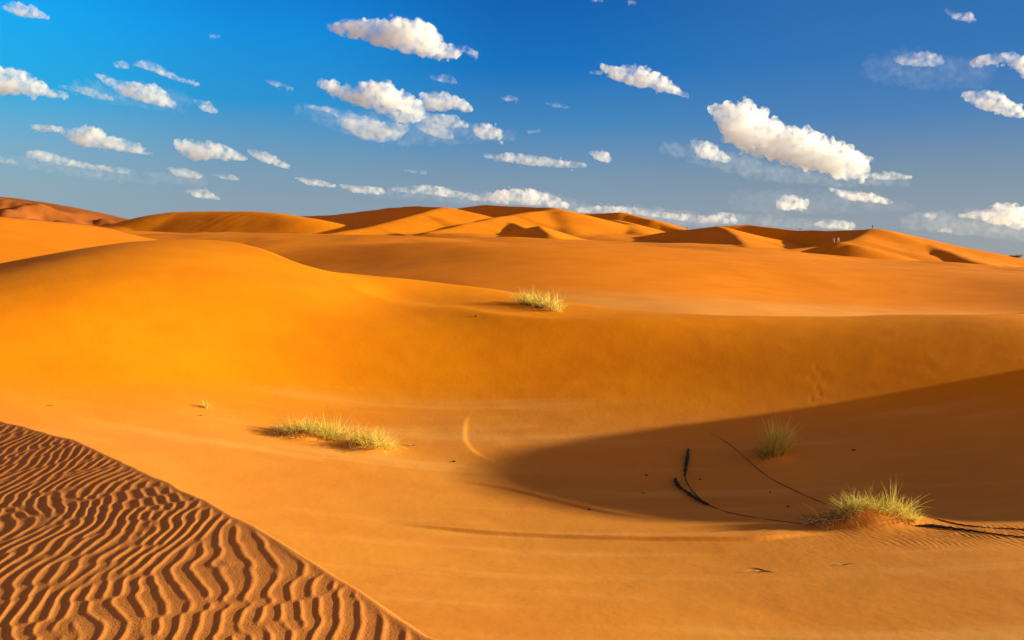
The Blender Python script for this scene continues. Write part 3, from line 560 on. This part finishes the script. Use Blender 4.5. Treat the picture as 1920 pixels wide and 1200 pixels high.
# ------------------------------------------------------------------ plants
def flat_mat(name, c, rough=0.8, trans=0.0):
    m = bpy.data.materials.new(name); m.use_nodes = True
    nt = m.node_tree; b = nt.nodes['Principled BSDF']
    n = nt.nodes.new('ShaderNodeTexNoise'); n.inputs['Scale'].default_value = 14; n.inputs['Detail'].default_value = 4
    tc = nt.nodes.new('ShaderNodeTexCoord'); nt.links.new(tc.outputs['Object'], n.inputs['Vector'])
    mx = nt.nodes.new('ShaderNodeMix'); mx.data_type = 'RGBA'
    mx.inputs[6].default_value = tuple(v * 0.6 for v in c) + (1,)
    mx.inputs[7].default_value = tuple(min(v * 1.35, 1) for v in c) + (1,)
    nt.links.new(n.outputs['Fac'], mx.inputs[0]); nt.links.new(mx.outputs[2], b.inputs['Base Color'])
    b.inputs['Roughness'].default_value = rough
    b.inputs['Specular IOR Level'].default_value = 0.2
    if trans:
        t = nt.nodes.new('ShaderNodeBsdfTranslucent'); ms = nt.nodes.new('ShaderNodeMixShader')
        ms.inputs[0].default_value = trans
        nt.links.new(mx.outputs[2], t.inputs['Color'])
        nt.links.new(b.outputs[0], ms.inputs[1]); nt.links.new(t.outputs[0], ms.inputs[2])
        nt.links.new(ms.outputs[0], nt.nodes['Material Output'].inputs['Surface'])
    return m

G_YEL = flat_mat('grass_yellow', (0.90, 0.62, 0.09), trans=.35)
G_GRN = flat_mat('grass_green', (0.40, 0.42, 0.05), trans=.35)
G_STR = flat_mat('grass_straw', (0.85, 0.66, 0.28), trans=.25)
G_OLD = flat_mat('stem_dark', (0.13, 0.075, 0.03))
M_ROOT = flat_mat('root_bark', (0.17, 0.04, 0.014))
M_ROOTD = flat_mat('root_dark', (0.035, 0.028, 0.022))
M_STONE = flat_mat('stone_dark', (0.10, 0.05, 0.03))

def blades(name, parent, org, items, mats):
    """items: (root, direction, length, droop, width, material index); a curved tapering ribbon each"""
    V, Fc, MI = [], [], []
    for root, d, ln, droop, w, mi in items:
        p = Vector(root) - Vector(org); d = Vector(d).normalized()
        side = d.cross(Vector((rng.normal(), rng.normal(), rng.normal()))).normalized()
        n = 5; base = len(V)
        for k in range(n + 1):
            t = k / n
            ww = w * (1 - 0.75 * t)
            V += [p - side * ww, p + side * ww]
            p = p + d * (ln / n)
            d = (d + Vector((rng.normal() * .06, rng.normal() * .06, -droop / n + rng.normal() * .05))).normalized()
        for k in range(n):
            a = base + 2 * k
            Fc.append((a, a + 1, a + 3, a + 2)); MI.append(mi)
    me = bpy.data.meshes.new(name); me.from_pydata([tuple(v) for v in V], [], Fc); me.update()
    for m in mats: me.materials.append(m)
    me.polygons.foreach_set('material_index', MI)
    o = bpy.data.objects.new(name, me); COL.objects.link(o)
    if parent: o.parent = parent
    else: o.location = org
    return o

def plant(name, c, label, cat, group=None):
    o = bpy.data.objects.new(name, None); COL.objects.link(o); o.location = (c[0], c[1], sand_z(c[0], c[1]))
    tag(o, label, cat, group)
    return o

GRP = 'desert grass tufts growing in the hollow'
GM = [G_YEL, G_GRN, G_STR, G_OLD]
def clump(c, cores, n, ln, wide=0.005, green=.3, lean=(0, 0), lo=0.25, droop=(.5, 1.3)):
    """n blades fanning out of several cores (dx, dy, radius, share)"""
    out = []
    tot = sum(k[3] for k in cores)
    for dx, dy, rad, share in cores:
        for _ in range(int(n * share / tot)):
            a = rng.uniform(0, 2 * math.pi); r = rad * math.sqrt(rng.random())
            x, y = c[0] + dx + r * math.cos(a), c[1] + dy + r * math.sin(a)
            out_ = 0.2 + 1.0 * rng.random()
            d = (math.cos(a) * out_ * .8 + lean[0] + rng.normal() * .2, math.sin(a) * out_ * .8 + lean[1] + rng.normal() * .2, lo + rng.random() * 1.1)
            q = rng.random()
            mi = 1 if q < green else (2 if q < green + .22 else 0)
            out.append(((x, y, sand_z(x, y) - .01), d, ln * rng.uniform(.45, 1.15), rng.uniform(*droop), wide * rng.uniform(.6, 1.3), mi))
    return out

# the big tuft on its little mound
t = plant('grass_tuft', C_A, 'spiky yellow-green grass tuft crowning a sand mound, long roots trailing from both sides', 'grass tuft', GRP)
org = t.location[:]
its = clump(C_A, [(-.24, .02, .15, 3.4), (-.02, .06, .16, 2), (.3, .02, .18, 1.4), (.55, -.02, .16, 1.3), (.78, -.04, .15, 1.1)], 1150, .36, wide=.0042, green=.18, lean=(-.02, -.05), lo=.1, droop=(.4, 1.7))
its += clump(C_A, [(-.22, .05, .16, 2), (.1, .08, .2, 1), (.6, .08, .15, 1)], 110, .56, wide=.004, green=.0, lean=(-.1, 0), lo=.35, droop=(1.0, 2.0))
its += clump(C_A, [(.62, .1, .12, 1)], 70, .62, wide=.004, green=.1, lean=(.45, 0), lo=.5, droop=(.1, 1.0))
its += clump(C_A, [(.85, -.05, .16, 1), (-.5, .0, .15, .8)], 90, .26, wide=.004, green=.3, lo=.1)
blades('foliage', t, org, its, GM)
its = []
for _ in range(330):
    x, y = C_A[0] - .32 - .75 * rng.random() ** 1.3, C_A[1] + rng.uniform(-.30, .15)
    its.append(((x, y, sand_z(x, y) + rng.uniform(0, .10)), (rng.normal() * 1.0, rng.normal() * .5, rng.uniform(-.1, .7)), rng.uniform(.12, .42), rng.uniform(.6, 2.4), rng.uniform(.003, .006), 3 if rng.random() < .72 else 2))
blades('dry_stems', t, org, its, GM)

# the bush on the shaded slope
t = plant('grass_tuft', C_B, 'rounded green grass bush standing in the shade, its top coloured as if lit', 'grass tuft', GRP)
its = clump(C_B, [(-.05, 0, .14, 1.5), (.15, .1, .16, 2)], 680, .64, wide=.006, green=.5, lean=(.30, .05), lo=1.3, droop=(.2, 1.0))
its += clump(C_B, [(.12, .1, .14, 1)], 110, .92, wide=.006, green=.35, lean=(.25, .05), lo=1.8, droop=(.2, .7))  # longer, yellower blades paint a sunlit top onto the bush
blades('foliage', t, t.location[:], its, GM)
its = clump(C_B, [(-.22, -.1, .2, 1), (0, -.1, .2, .7)], 150, .42, green=.1, lean=(-.3, -.1), lo=.4)
its = [(a, b, c_, d, e, 3 if rng.random() < .6 else 1) for a, b, c_, d, e, f in its]
blades('dry_stems', t, t.location[:], its, GM)

# the low spreading tuft on two humps
cc = ((C_C1[0] + C_C2[0]) / 2, (C_C1[1] + C_C2[1]) / 2)
t = plant('grass_tuft', cc, 'wide low golden grass tuft sprawling over two sunlit sand humps', 'grass tuft', GRP)
c1 = (C_C1[0] - cc[0], C_C1[1] - cc[1]); c2 = (C_C2[0] - cc[0], C_C2[1] - cc[1])
its = clump(cc, [(c1[0] - .25, c1[1] + .2, .35, 1.2), (c1[0] + .1, c1[1] + .3, .35, 1.8), (c1[0] + .55, c1[1] + .3, .3, 2), (c2[0] - .1, c2[1] + .3, .3, 1.6), (c2[0] + .35, c2[1] + .15, .3, 1.7), (c2[0] + .1, c2[1] - .1, .25, .6)], 1900, .50, wide=.006, green=.10, lean=(.05, 0), lo=.25, droop=(.5, 1.9))
its += clump(cc, [(c1[0] + .75, c1[1] + .35, .3, 1)], 150, .7, wide=.006, green=.05, lo=.6, droop=(.4, 1.2))
blades('foliage', t, t.location[:], its, GM)
for cores_ in ([(c1[0] - .5, c1[1], .35, 1), (c1[0] - .05, c1[1], .4, 1.2)], [(c2[0] - .35, c2[1] - .15, .18, .5)]):
    its = clump(cc, cores_, 190 if len(cores_) > 1 else 45, .28, wide=.006, lo=.15)
    its = [(a, b, c_, d, e, 3 if rng.random() < .65 else 2) for a, b, c_, d, e, f in its]
    blades('dry_stems', t, t.location[:], its, GM)

# the tuft on the crest
t = plant('grass_tuft', C_D, 'small straw-yellow grass tuft perched where the crest meets the broad dune', 'grass tuft', GRP)
its = clump(C_D, [(-.6, .7, .3, 1), (-.1, .3, .32, 1.3), (.4, -.4, .32, 1.2), (.62, -1.5, .25, .7)], 620, .85, wide=.010, green=.15, lo=.35, droop=(.6, 1.8))
blades('foliage', t, t.location[:], its, GM)
its = clump(C_D, [(.1, -.6, .3, 1), (-.5, .1, .2, .6)], 90, .35, wide=.012, lo=.2)
blades('dry_stems', t, t.location[:], [(a, b, c_, d, e, 3) for a, b, c_, d, e, f in its], GM)

# a sprig by itself
c = sight(388, 766)
t = plant('grass_sprig', c, 'tiny yellow grass sprig alone on the bright dune flank', 'grass sprig')
blades('foliage', t, t.location[:], clump(c, [(0, 0, .07, 1)], 46, .24, wide=.007, green=.2, lo=.9), GM)

# ------------------------------------------------------------------ roots and branches lying on the sand
def tube(name, pts, radii, mat, lift=0.4, sides=7, knobs=0.0, label=None, cat=None, group=None, raised=None):
    path = []
    W = [sight(*q)[:2] for q in pts]
    n = 26 * (len(W) - 1)
    tt = np.linspace(0, len(W) - 1, n)
    k = np.arange(len(W))
    px = curve(tt, k, [w[0] for w in W]); py = curve(tt, k, [w[1] for w in W])
    rr = np.interp(tt, k, radii)
    up = np.interp(tt, k, raised) if raised is not None else np.zeros(n)
    org = Vector((px[0], py[0], sand_z(px[0], py[0])))
    zz = [sand_z(a, b) for a, b in zip(px, py)]
    if lift == 0.4: up = -np.interp(tt, k, radii) * 1.3 * np.clip(np.sin(tt * 4.7 + len(W)) * 1.2 - .5, 0, 1)
    bm = bmesh.new(); rings = []
    C_ = [Vector((px[i] + rng.normal() * .003, py[i] + rng.normal() * .003, zz[i] + rr[i] * lift + up[i])) - org for i in range(n)]
    for i in range(n):
        d = (C_[min(i + 1, n - 1)] - C_[max(i - 1, 0)]).normalized()
        s1 = d.cross(Vector((0, 0, 1))).normalized(); s2 = s1.cross(d)
        r = rr[i] * (1 + knobs * rng.normal() * .5)
        rings.append([bm.verts.new(C_[i] + (s1 * math.cos(a) + s2 * math.sin(a)) * r * (1 + knobs * .3 * rng.normal())) for a in np.linspace(0, 2 * math.pi, sides, endpoint=False)])
    for a, b in zip(rings[:-1], rings[1:]):
        for q in range(sides):
            bm.faces.new((a[q], a[(q + 1) % sides], b[(q + 1) % sides], b[q]))
    bm.faces.new(rings[0][::-1]); bm.faces.new(rings[-1])
    me = bpy.data.meshes.new(name); bm.to_mesh(me); bm.free(); me.shade_smooth(); me.materials.append(mat)
    o = bpy.data.objects.new(name, me); o.location = org; COL.objects.link(o)
    tag(o, label, cat, group)
    return o
RG = 'bare roots lying across the hollow'
tube('grass_root', [(1332,812),(1365,832),(1398,860),(1440,895),(1490,920),(1548,945)], [0.0045, 0.0083, 0.009, 0.0097, 0.0105, 0.0097], M_ROOT, label='thin brown root curving down past the shaded grass bush to the big tuft', cat='root', group=RG)
tube('grass_root', [(1326,946),(1370,962),(1430,974),(1500,984),(1530,988)], [0.0112, 0.0097, 0.0083, 0.0075, 0.006], M_ROOT, label='thin root running from the fork of dead branches to the big tuft', cat='root', group=RG)
tube('grass_root', [(1702,974),(1760,982),(1840,991),(1935,996)], [0.009, 0.014, 0.014, 0.014], M_ROOT, label='upper of the two roots leading off from the big tuft past the mound, thinner one', cat='root', group=RG)
tube('grass_root', [(1716,992),(1745,991),(1800,996),(1860,1003),(1935,1011)], [.010,.028,.020,.012,.011], M_ROOTD, lift=.9, label='lower root beyond the mound, thick and black near the big tuft', cat='root', group=RG)
BG = 'dead branches in the shaded hollow'
tube('dead_branch', [(1291,845),(1288,868),(1284,893)], [.022,.030,.020], M_ROOTD, knobs=.85, lift=.7, label='upright dark knobbly dead branch, topmost of those on the shaded sand', cat='branch', group=BG)
tube('dead_branch', [(1284,893),(1294,915),(1316,940)], [.012,.011,.014], M_ROOT, label='slender reddish branch joining the knobbly branch to the fork below', cat='branch', group=BG)
tube('dead_branch', [(1266,900),(1272,913),(1292,928),(1312,940),(1328,948)], [.024,.032,.024,.030,.022], M_ROOTD, knobs=.85, lift=.8, label='thick black curved dead branch lying bent on the shaded sand', cat='branch', group=BG)
TG = 'dry twigs lying on the open sand'
def twig(u, v, ln, label, n=4):
    c = sight(u, v); z = sand_z(c[0], c[1])
    its = []
    for k in range(n):
        x, y = c[0] + rng.uniform(-.12, .12) * ln, c[1] + rng.uniform(-.02, .02)
        its.append(((x, y, sand_z(x, y) + .008), (rng.choice([-1, 1]), rng.normal() * .3, .10 + rng.random() * .22), ln * rng.uniform(.4, .8), .45, .009, 1 if k % 2 else 0))
    o = blades('dry_twig', None, (c[0], c[1], z), its, [G_OLD, G_STR])
    tag(o, label, 'twig', TG)
twig(1430, 1073, .42, 'pale tangle of dry twigs on the open sand below the hollow, largest of the twigs', 9)
twig(1578, 1060, .36, 'thin dark twig lying below the ribbed sand near the big tuft', 3)
twig(96, 762, .30, 'short dark twig above the rippled dune crest', 4)
twig(372, 781, .22, 'small twig lying beneath the tiny grass sprig', 3)
twig(770, 836, .30, 'few brown stalks beside the low golden tuft', 4)

def stone(u, v, r, label):
    c = sight(u, v); z = sand_z(c[0], c[1])
    bm = bmesh.new(); r *= .72; bmesh.ops.create_icosphere(bm, subdivisions=2, radius=r)
    for q in bm.verts:
        q.co *= 1 + .35 * mnoise.noise(q.co / r * 1.3 + Vector((u, v, 0)))
        q.co.z *= .75; q.co.x *= 1.25
    me = bpy.data.meshes.new('pebble'); bm.to_mesh(me); bm.free(); me.materials.append(M_STONE)
    o = bpy.data.objects.new('pebble', me); o.location = (c[0], c[1], z + r * .35); COL.objects.link(o)
    tag(o, label, 'pebble', 'dark pebbles scattered over the sand')
stone(852, 866, .045, 'dark pebble on sunlit sand by the tip of the big shadow')
stone(1212, 892, .04, 'dark pebble in the shade between the shadow tip and the dead branches')
stone(1106, 957, .035, 'dark pebble at the lower edge of the big shadow')
stone(1601, 845, .05, 'dark pebble on the shaded slope beyond the green bush')
stone(1313, 900, .035, 'dark pebble just beside the knobbly dead branch')
stone(1206, 925, .028, 'small pebble in the shade below the lone dark one')
stone(893, 593, .06, 'dark pebble high up just under the crest, by the crest tuft')
stone(1444, 924, .03, 'small pebble in the shade between the two roots')
stone(1478, 950, .035, 'dark pebble just above the lower root, close to the big tuft')

# ------------------------------------------------------------------ people far away on the dunes
def far_point(u, y0, y1):
    """the highest-standing sand along a bearing between two distances"""
    j = int(np.argmin(np.abs(us5 - u)))
    m = (Y5 > y0) & (Y5 < y1)
    el = np.where(m, (Z5[:, j] - CZ) / Y5, -9)
    i = int(np.argmax(el))
    return X5[i, j], Y5[i], Z5[i, j]
def mat_simple(n, c):
    return flat_mat(n, c)
M_WHITE = mat_simple('cloth_white', (.75, .72, .66)); M_DARK = mat_simple('cloth_dark', (.04, .035, .04)); M_BRN = mat_simple('cloth_brown', (.22, .08, .04)); M_SKIN = mat_simple('skin', (.35, .17, .09))
def person(u, y0, y1, mat, label, walk=0.15):
    x, y, z = far_point(u, y0, y1)
    v = [((0, 0, .93), .15), ((0, 0, 1.15), .14), ((0, 0, 1.40), .17), ((0, 0, 1.50), .06), ((0, 0, 1.60), .10), ((0, 0, 1.70), .095),
         ((.10, walk, .50), .075), ((.11, walk * 1.6, .06), .05), ((-.10, -walk, .50), .075), ((-.11, -walk * 1.2, .06), .05),
         ((.22, 0, 1.38), .06), ((.28, -.06, 1.10), .045), ((.28, .06, .85), .035), ((-.22, 0, 1.38), .06), ((-.28, .08, 1.10), .045), ((-.27, .18, .87), .035),
         ((.11, walk * 1.6 + .16, .04), .035), ((-.11, -walk * 1.2 + .16, .04), .035)]
    e = [(0, 1), (1, 2), (2, 3), (3, 4), (4, 5), (0, 6), (6, 7), (0, 8), (8, 9), (2, 10), (10, 11), (11, 12), (2, 13), (13, 14), (14, 15), (7, 16), (9, 17)]
    me = bpy.data.meshes.new('person'); me.from_pydata([a for a, _ in v], e, []); me.update()
    o = bpy.data.objects.new('person', me); COL.objects.link(o); o.location = (x, y, z - .05); o.rotation_euler = (0, 0, u * .7); o.scale = (.85, .85, .85)
    sk = o.modifiers.new('s', 'SKIN'); sub = o.modifiers.new('u', 'SUBSURF'); sub.levels = 1; sub.render_levels = 1
    for k, (a, r) in enumerate(v):
        me.skin_vertices[0].data[k].radius = (r, r)
    me.skin_vertices[0].data[0].use_root = True
    me.materials.append(mat)
    tag(o, label, 'person', 'people far off on the dune crests')
c = far_point(1904, 280, 420)
t = bpy.data.objects.new('desert_shrub', None); COL.objects.link(t); t.location = c
tag(t, 'dark round shrub alone on the last far dune crest before the open sky', 'shrub')
its = []
for _ in range(500):
    a = rng.uniform(0, 6.28); r = 1.5 * rng.random() ** .6
    its.append(((c[0] + r * math.cos(a), c[1] + r * math.sin(a), c[2] - .1), (math.cos(a) * .7, math.sin(a) * .7, .5 + rng.random()), rng.uniform(.6, 1.5), .6, .05, 3 if rng.random() < .6 else 1))
blades('foliage', t, c, its, GM)
person(1290, 330, 460, M_DARK, 'tiny dark-clothed person where the big far dune crest begins to rise')
person(1500, 250, 420, M_BRN, 'tiny person in brown halfway along the far dune crest')
person(1636, 250, 400, M_DARK, 'tiny dark-clothed person standing on the peak of the far dune')
person(1566, 225, 262, M_WHITE, 'tiny person in white on the low knoll before the far dune, one of a pair')
person(1574, 225, 262, M_WHITE, 'second tiny person in white on the low knoll, standing nearer the sunlit side')

# ------------------------------------------------------------------ clouds
CLOUDS = [
 # (opacity, [(u, top, bottom) ...])
 (1.0,[(5,10,18),(30,2,28),(55,8,34),(75,20,35),(92,30,37)]),
 (1.0,[(-60,120,172),(-30,118,175),(0,122,178),(30,130,180),(60,145,182),(90,160,183),(130,178,185)]),
 (.6,[(110,158,165),(150,160,175),(180,168,185),(212,182,190)]),
 (.8,[(180,135,142),(200,140,158),(230,150,178),(270,152,192),(300,165,200),(328,192,206)]),
 (.6,[(216,113,125),(228,112,130),(240,122,130)]),
 (.8,[(252,118,124),(275,110,132),(295,118,138),(330,140,152),(372,155,162)]),
 (.8,[(366,184,192),(385,188,210),(404,202,214)]),
 (1.0,[(60,232,242),(80,232,248),(110,236,248),(130,240,262),(150,235,275),(175,235,278),(200,250,280),(220,256,284),(250,264,288),(285,284,292)]),
 (.7,[(48,288,294),(65,278,300),(95,284,306),(130,294,312),(170,305,318),(240,315,328)]),
 (.7,[(-30,290,300),(0,292,306),(30,300,308)]),
 (.9,[(330,270,276),(345,256,290),(370,262,302),(400,264,300),(430,276,302),(462,290,302)]),
 (.9,[(466,278,286),(485,280,300),(510,290,310),(542,308,318)]),
 (.6,[(316,312,318),(335,312,332),(372,322,336)]),
 (.5,[(400,325,330),(430,325,338),(447,332,340)]),
 (.6,[(350,355,362),(375,352,372),(410,368,376)]),
 (.6,[(500,148,154),(515,150,162),(530,156,164),(548,162,172)]),
 (1.2,[(612,50,55),(640,36,68),(670,35,75),(700,38,82),(740,30,95),(775,34,104),(800,50,106),(815,70,108),(840,84,110),(860,92,108)]),
 (.7,[(850,86,94),(870,84,98),(893,96,112)]),
 (1.1,[(598,152,160),(610,146,172),(640,156,188),(665,160,195),(690,147,205),(715,152,215),(745,165,226),(770,180,232),(785,200,228)]),
 (1.0,[(792,175,185),(800,170,205),(830,170,210),(850,178,208),(885,196,212)]),
 (.6,[(575,195,205),(620,200,212),(650,210,240),(680,215,262),(720,225,268),(760,232,250)]),
 (.7,[(780,205,222),(810,210,236),(850,214,240),(875,230,240)]),
 (.7,[(785,228,240),(800,228,250),(840,240,262),(848,250,262)]),
 (.9,[(890,228,245),(910,228,262),(935,240,264)]),
 (.6,[(910,285,296),(930,288,300)]),
 (.9,[(935,288,302),(960,284,306),(1000,290,312),(1040,296,314),(1095,304,316)]),
 (.9,[(1108,282,290),(1130,280,304),(1144,294,306)]),
 (.7,[(555,330,336),(575,332,346),(600,336,350),(628,345,352)]),
 (.6,[(640,344,352),(665,345,362),(715,350,366)]),
 (.6,[(740,350,360),(800,345,365),(850,355,372),(900,362,378),(960,352,384),(1000,352,386),(1040,368,390),(1065,380,392)]),
 (1.1,[(1130,118,136),(1150,122,150),(1180,120,158),(1210,126,166),(1240,142,172),(1288,174,182)]),
 (.6,[(1108,131,138),(1128,132,142)]),
 (1.3,[(1330,196,210),(1345,197,222),(1362,204,248),(1380,190,272),(1398,194,286),(1418,212,292),(1430,215,298),(1450,232,304),(1480,235,312),(1510,245,316),(1540,256,322),(1570,268,335),(1600,280,340),(1612,292,338)]),
 (.9,[(1585,275,302),(1612,286,306),(1637,294,302)]),
 (.8,[(1298,258,270),(1320,262,298),(1365,292,306)]),
 (.7,[(1618,326,334),(1660,320,338),(1708,328,336)]),
 (.7,[(1558,350,358),(1590,354,376),(1630,360,380),(1668,374,384)]),
 (.6,[(1460,372,390),(1485,362,396),(1505,372,398)]),
 (.35,[(1680,105,118),(1700,97,122),(1730,94,125),(1755,100,125),(1762,112,122)]),
 (.8,[(1826,110,130),(1850,100,125),(1890,97,118),(1920,105,145),(1960,120,160)]),
 (.9,[(1808,170,178),(1830,168,198),(1860,168,208),(1890,185,218),(1920,205,222)]),
 (.6,[(1772,14,20),(1790,22,34),(1815,22,42),(1828,38,44)]),
 (.6,[(1800,400,410),(1840,392,412),(1880,378,424),(1920,385,430),(1960,390,430)]),
 (.5,[(1085,386,400),(1140,384,402),(1200,388,405),(1260,398,412),(1330,402,420),(1360,396,420),(1380,408,420)]),
 (.5,[(1530,415,425),(1560,410,430),(1600,415,432)]),
 (.4,[(1735,395,405),(1750,398,412)]), (.4,[(1760,425,434),(1780,425,438)]),
 (.5,[(940,180,186),(955,177,190),(972,184,190)]),
 (.4,[(1025,190,196),(1045,192,202),(1066,198,204)]),
 (.4,[(810,140,150),(840,138,156),(855,150,158)]),
 (.35,[(760,316,322),(800,318,328)]),
 (.35,[(990,243,249),(1012,241,250)]),
 (.35,[(395,62,70),(412,64,72)]),
 (.055,[(560,190,215),(640,200,250),(760,215,275),(860,225,270),(960,240,262)]),
 (.055,[(1250,262,290),(1340,270,318),(1450,300,345),(1600,320,352),(1700,330,350)]),
 (.02,[(1640,95,150),(1700,90,165),(1760,100,170),(1840,110,165)]),
 (.045,[(700,350,372),(800,345,378),(900,355,388),(1000,352,395),(1100,375,405)]),
 (.045,[(1090,385,415),(1200,380,425),(1330,395,430),(1480,400,430),(1600,410,440)]),
 (.045,[(20,285,312),(150,300,335),(260,315,345),(380,320,350)]),
 (.045,[(1700,395,430),(1800,390,445),(1950,385,455)]),
 (.045,[(150,145,180),(230,150,200),(340,165,215)]),
 (.02,[(1380,350,395),(1480,350,405),(1600,355,400),(1700,370,400)]),
 (.5,[(1110,-6,2),(1130,-2,5)]), (.5,[(1178,-3,5),(1192,2,10)]),
]
TEX = bpy.data.textures.new('cloud_billow', 'CLOUDS'); TEX.noise_scale = 9.0; TEX.noise_depth = 3
TEX3 = bpy.data.textures.new('cloud_heap', 'CLOUDS'); TEX3.noise_scale = 20.0; TEX3.noise_depth = 2
TEX2 = bpy.data.textures.new('cloud_wisp', 'CLOUDS'); TEX2.noise_scale = 3.0; TEX2.noise_depth = 4
def cloud_material(dens):
    m = bpy.data.materials.new('cloud'); m.use_nodes = True
    nt = m.node_tree; nt.nodes.clear()
    o = nt.nodes.new('ShaderNodeOutputMaterial'); p = nt.nodes.new('ShaderNodeVolumePrincipled')
    p.inputs['Color'].default_value = (1, 1, 1, 1)
    tc = nt.nodes.new('ShaderNodeTexCoord')
    n = nt.nodes.new('ShaderNodeTexNoise'); n.noise_dimensions = '4D'; n.inputs['W'].default_value = dens * 7919 % 50; n.inputs['Scale'].default_value = 0.085; n.inputs['Detail'].default_value = 4; n.inputs['Roughness'].default_value = 0.6
    nt.links.new(tc.outputs['Object'], n.inputs['Vector'])
    r = nt.nodes.new('ShaderNodeMapRange'); r.inputs[1].default_value = 0.38; r.inputs[2].default_value = 0.64
    r.inputs[3].default_value = 0.06 * dens; r.inputs[4].default_value = 2.0 * dens
    n2 = nt.nodes.new('ShaderNodeTexNoise'); n2.inputs['Scale'].default_value = 0.035; n2.inputs['Detail'].default_value = 2
    nt.links.new(tc.outputs['Object'], n2.inputs['Vector'])
    r2 = nt.nodes.new('ShaderNodeMapRange'); r2.inputs[1].default_value = 0.40; r2.inputs[2].default_value = 0.58
    r2.inputs[3].default_value = 0.25; r2.inputs[4].default_value = 1.15
    mu = nt.nodes.new('ShaderNodeMath'); mu.operation = 'MULTIPLY'
    nt.links.new(n2.outputs['Fac'], r2.inputs[0])
    nt.links.new(n.outputs['Fac'], r.inputs[0]); nt.links.new(r.outputs[0], mu.inputs[0]); nt.links.new(r2.outputs[0], mu.inputs[1])
    nt.links.new(mu.outputs[0], p.inputs['Density'])
    p.inputs['Anisotropy'].default_value = 0.2
    nt.links.new(p.outputs[0], o.inputs['Volume'])
    return m
def make_cloud(op, prof, seed):
    r = random.Random(seed)
    pu = np.array([p[0] for p in prof], float); pt = np.array([p[1] for p in prof], float); pb = np.array([p[2] for p in prof], float)
    vm = float(np.mean((pt + pb) / 2))
    Y = 1500 * F / max(HZ - 10 - vm, 75)
    s = Y / F
    bm = bmesh.new()
    L = pu[-1] - pu[0]
    def ball(x, y, z, rad, sub=2):
        mt = Matrix.Translation((x, y, z)) @ Matrix.Scale(rad, 4)
        bmesh.ops.create_icosphere(bm, subdivisions=sub, radius=1.0, matrix=mt)
    u = pu[0]
    cu, cv = (pu[0] + pu[-1]) / 2, vm
    while u < pu[-1]:
        t, b = float(curve(np.array([u]), pu, pt)[0]), float(curve(np.array([u]), pu, pb)[0])
        h = max(b - t, 3.0)
        core = h * r.uniform(0.28, 0.46)
        ball(u - cu, r.uniform(-.15, .15) * h, -(b - core - cv), core)
        n = 3 + int(h / 5)
        for _ in range(n):
            q = r.random()
            rad = h * r.uniform(0.08, 0.28) + 1.2
            zz = t + rad + (h - 2 * rad) * (q ** 1.3) * 0.9
            ball(u - cu + r.uniform(-.3, .3) * h, r.uniform(-.5, .5) * h * (0.4 + 0.6 * q), -(zz - cv), rad, 1)
        u += max(h * 0.20, 1.6)
    # shreds torn off round the edges
    for _ in range(int(3 + L / 14)):
        uu = r.uniform(pu[0] - 6, pu[-1] + 6); t, b = float(curve(np.array([uu]), pu, pt)[0]), float(curve(np.array([uu]), pu, pb)[0])
        zz = (t - r.uniform(-1, 3)) if r.random() < .4 else (b + r.uniform(-1, 4))
        ball(uu - cu, r.uniform(-.3, .3) * (b - t), -(zz - cv), r.uniform(1.0, 2.4), 1)
    me = bpy.data.meshes.new('cloud'); bm.to_mesh(me); bm.free()
    o = bpy.data.objects.new('cloud', me); COL.objects.link(o)
    hm = float(np.mean(pb - pt))
    rm = o.modifiers.new('r', 'REMESH'); rm.mode = 'VOXEL'; rm.voxel_size = 1.1
    if hm > 24:
        d = o.modifiers.new('b', 'DISPLACE'); d.texture = TEX3; d.strength = min(26, hm * .36); d.mid_level = 0.52; d.texture_coords = 'LOCAL'
        rm = o.modifiers.new('r2', 'REMESH'); rm.mode = 'VOXEL'; rm.voxel_size = 1.1
    d = o.modifiers.new('d', 'DISPLACE'); d.texture = TEX; d.strength = min(6, 2 + hm * 0.12); d.mid_level = 0.52; d.texture_coords = 'LOCAL'
    d = o.modifiers.new('e', 'DISPLACE'); d.texture = TEX2; d.strength = 1.7; d.mid_level = 0.5; d.texture_coords = 'LOCAL'
    c = P(cu, cv, Y)
    o.location = c; o.scale = (s, s, s)
    me.materials.append(cloud_material(0.045 * op / s))
    tag(o, kind='structure')
for k, (op, prof) in enumerate(CLOUDS):
    make_cloud(op, prof, k)
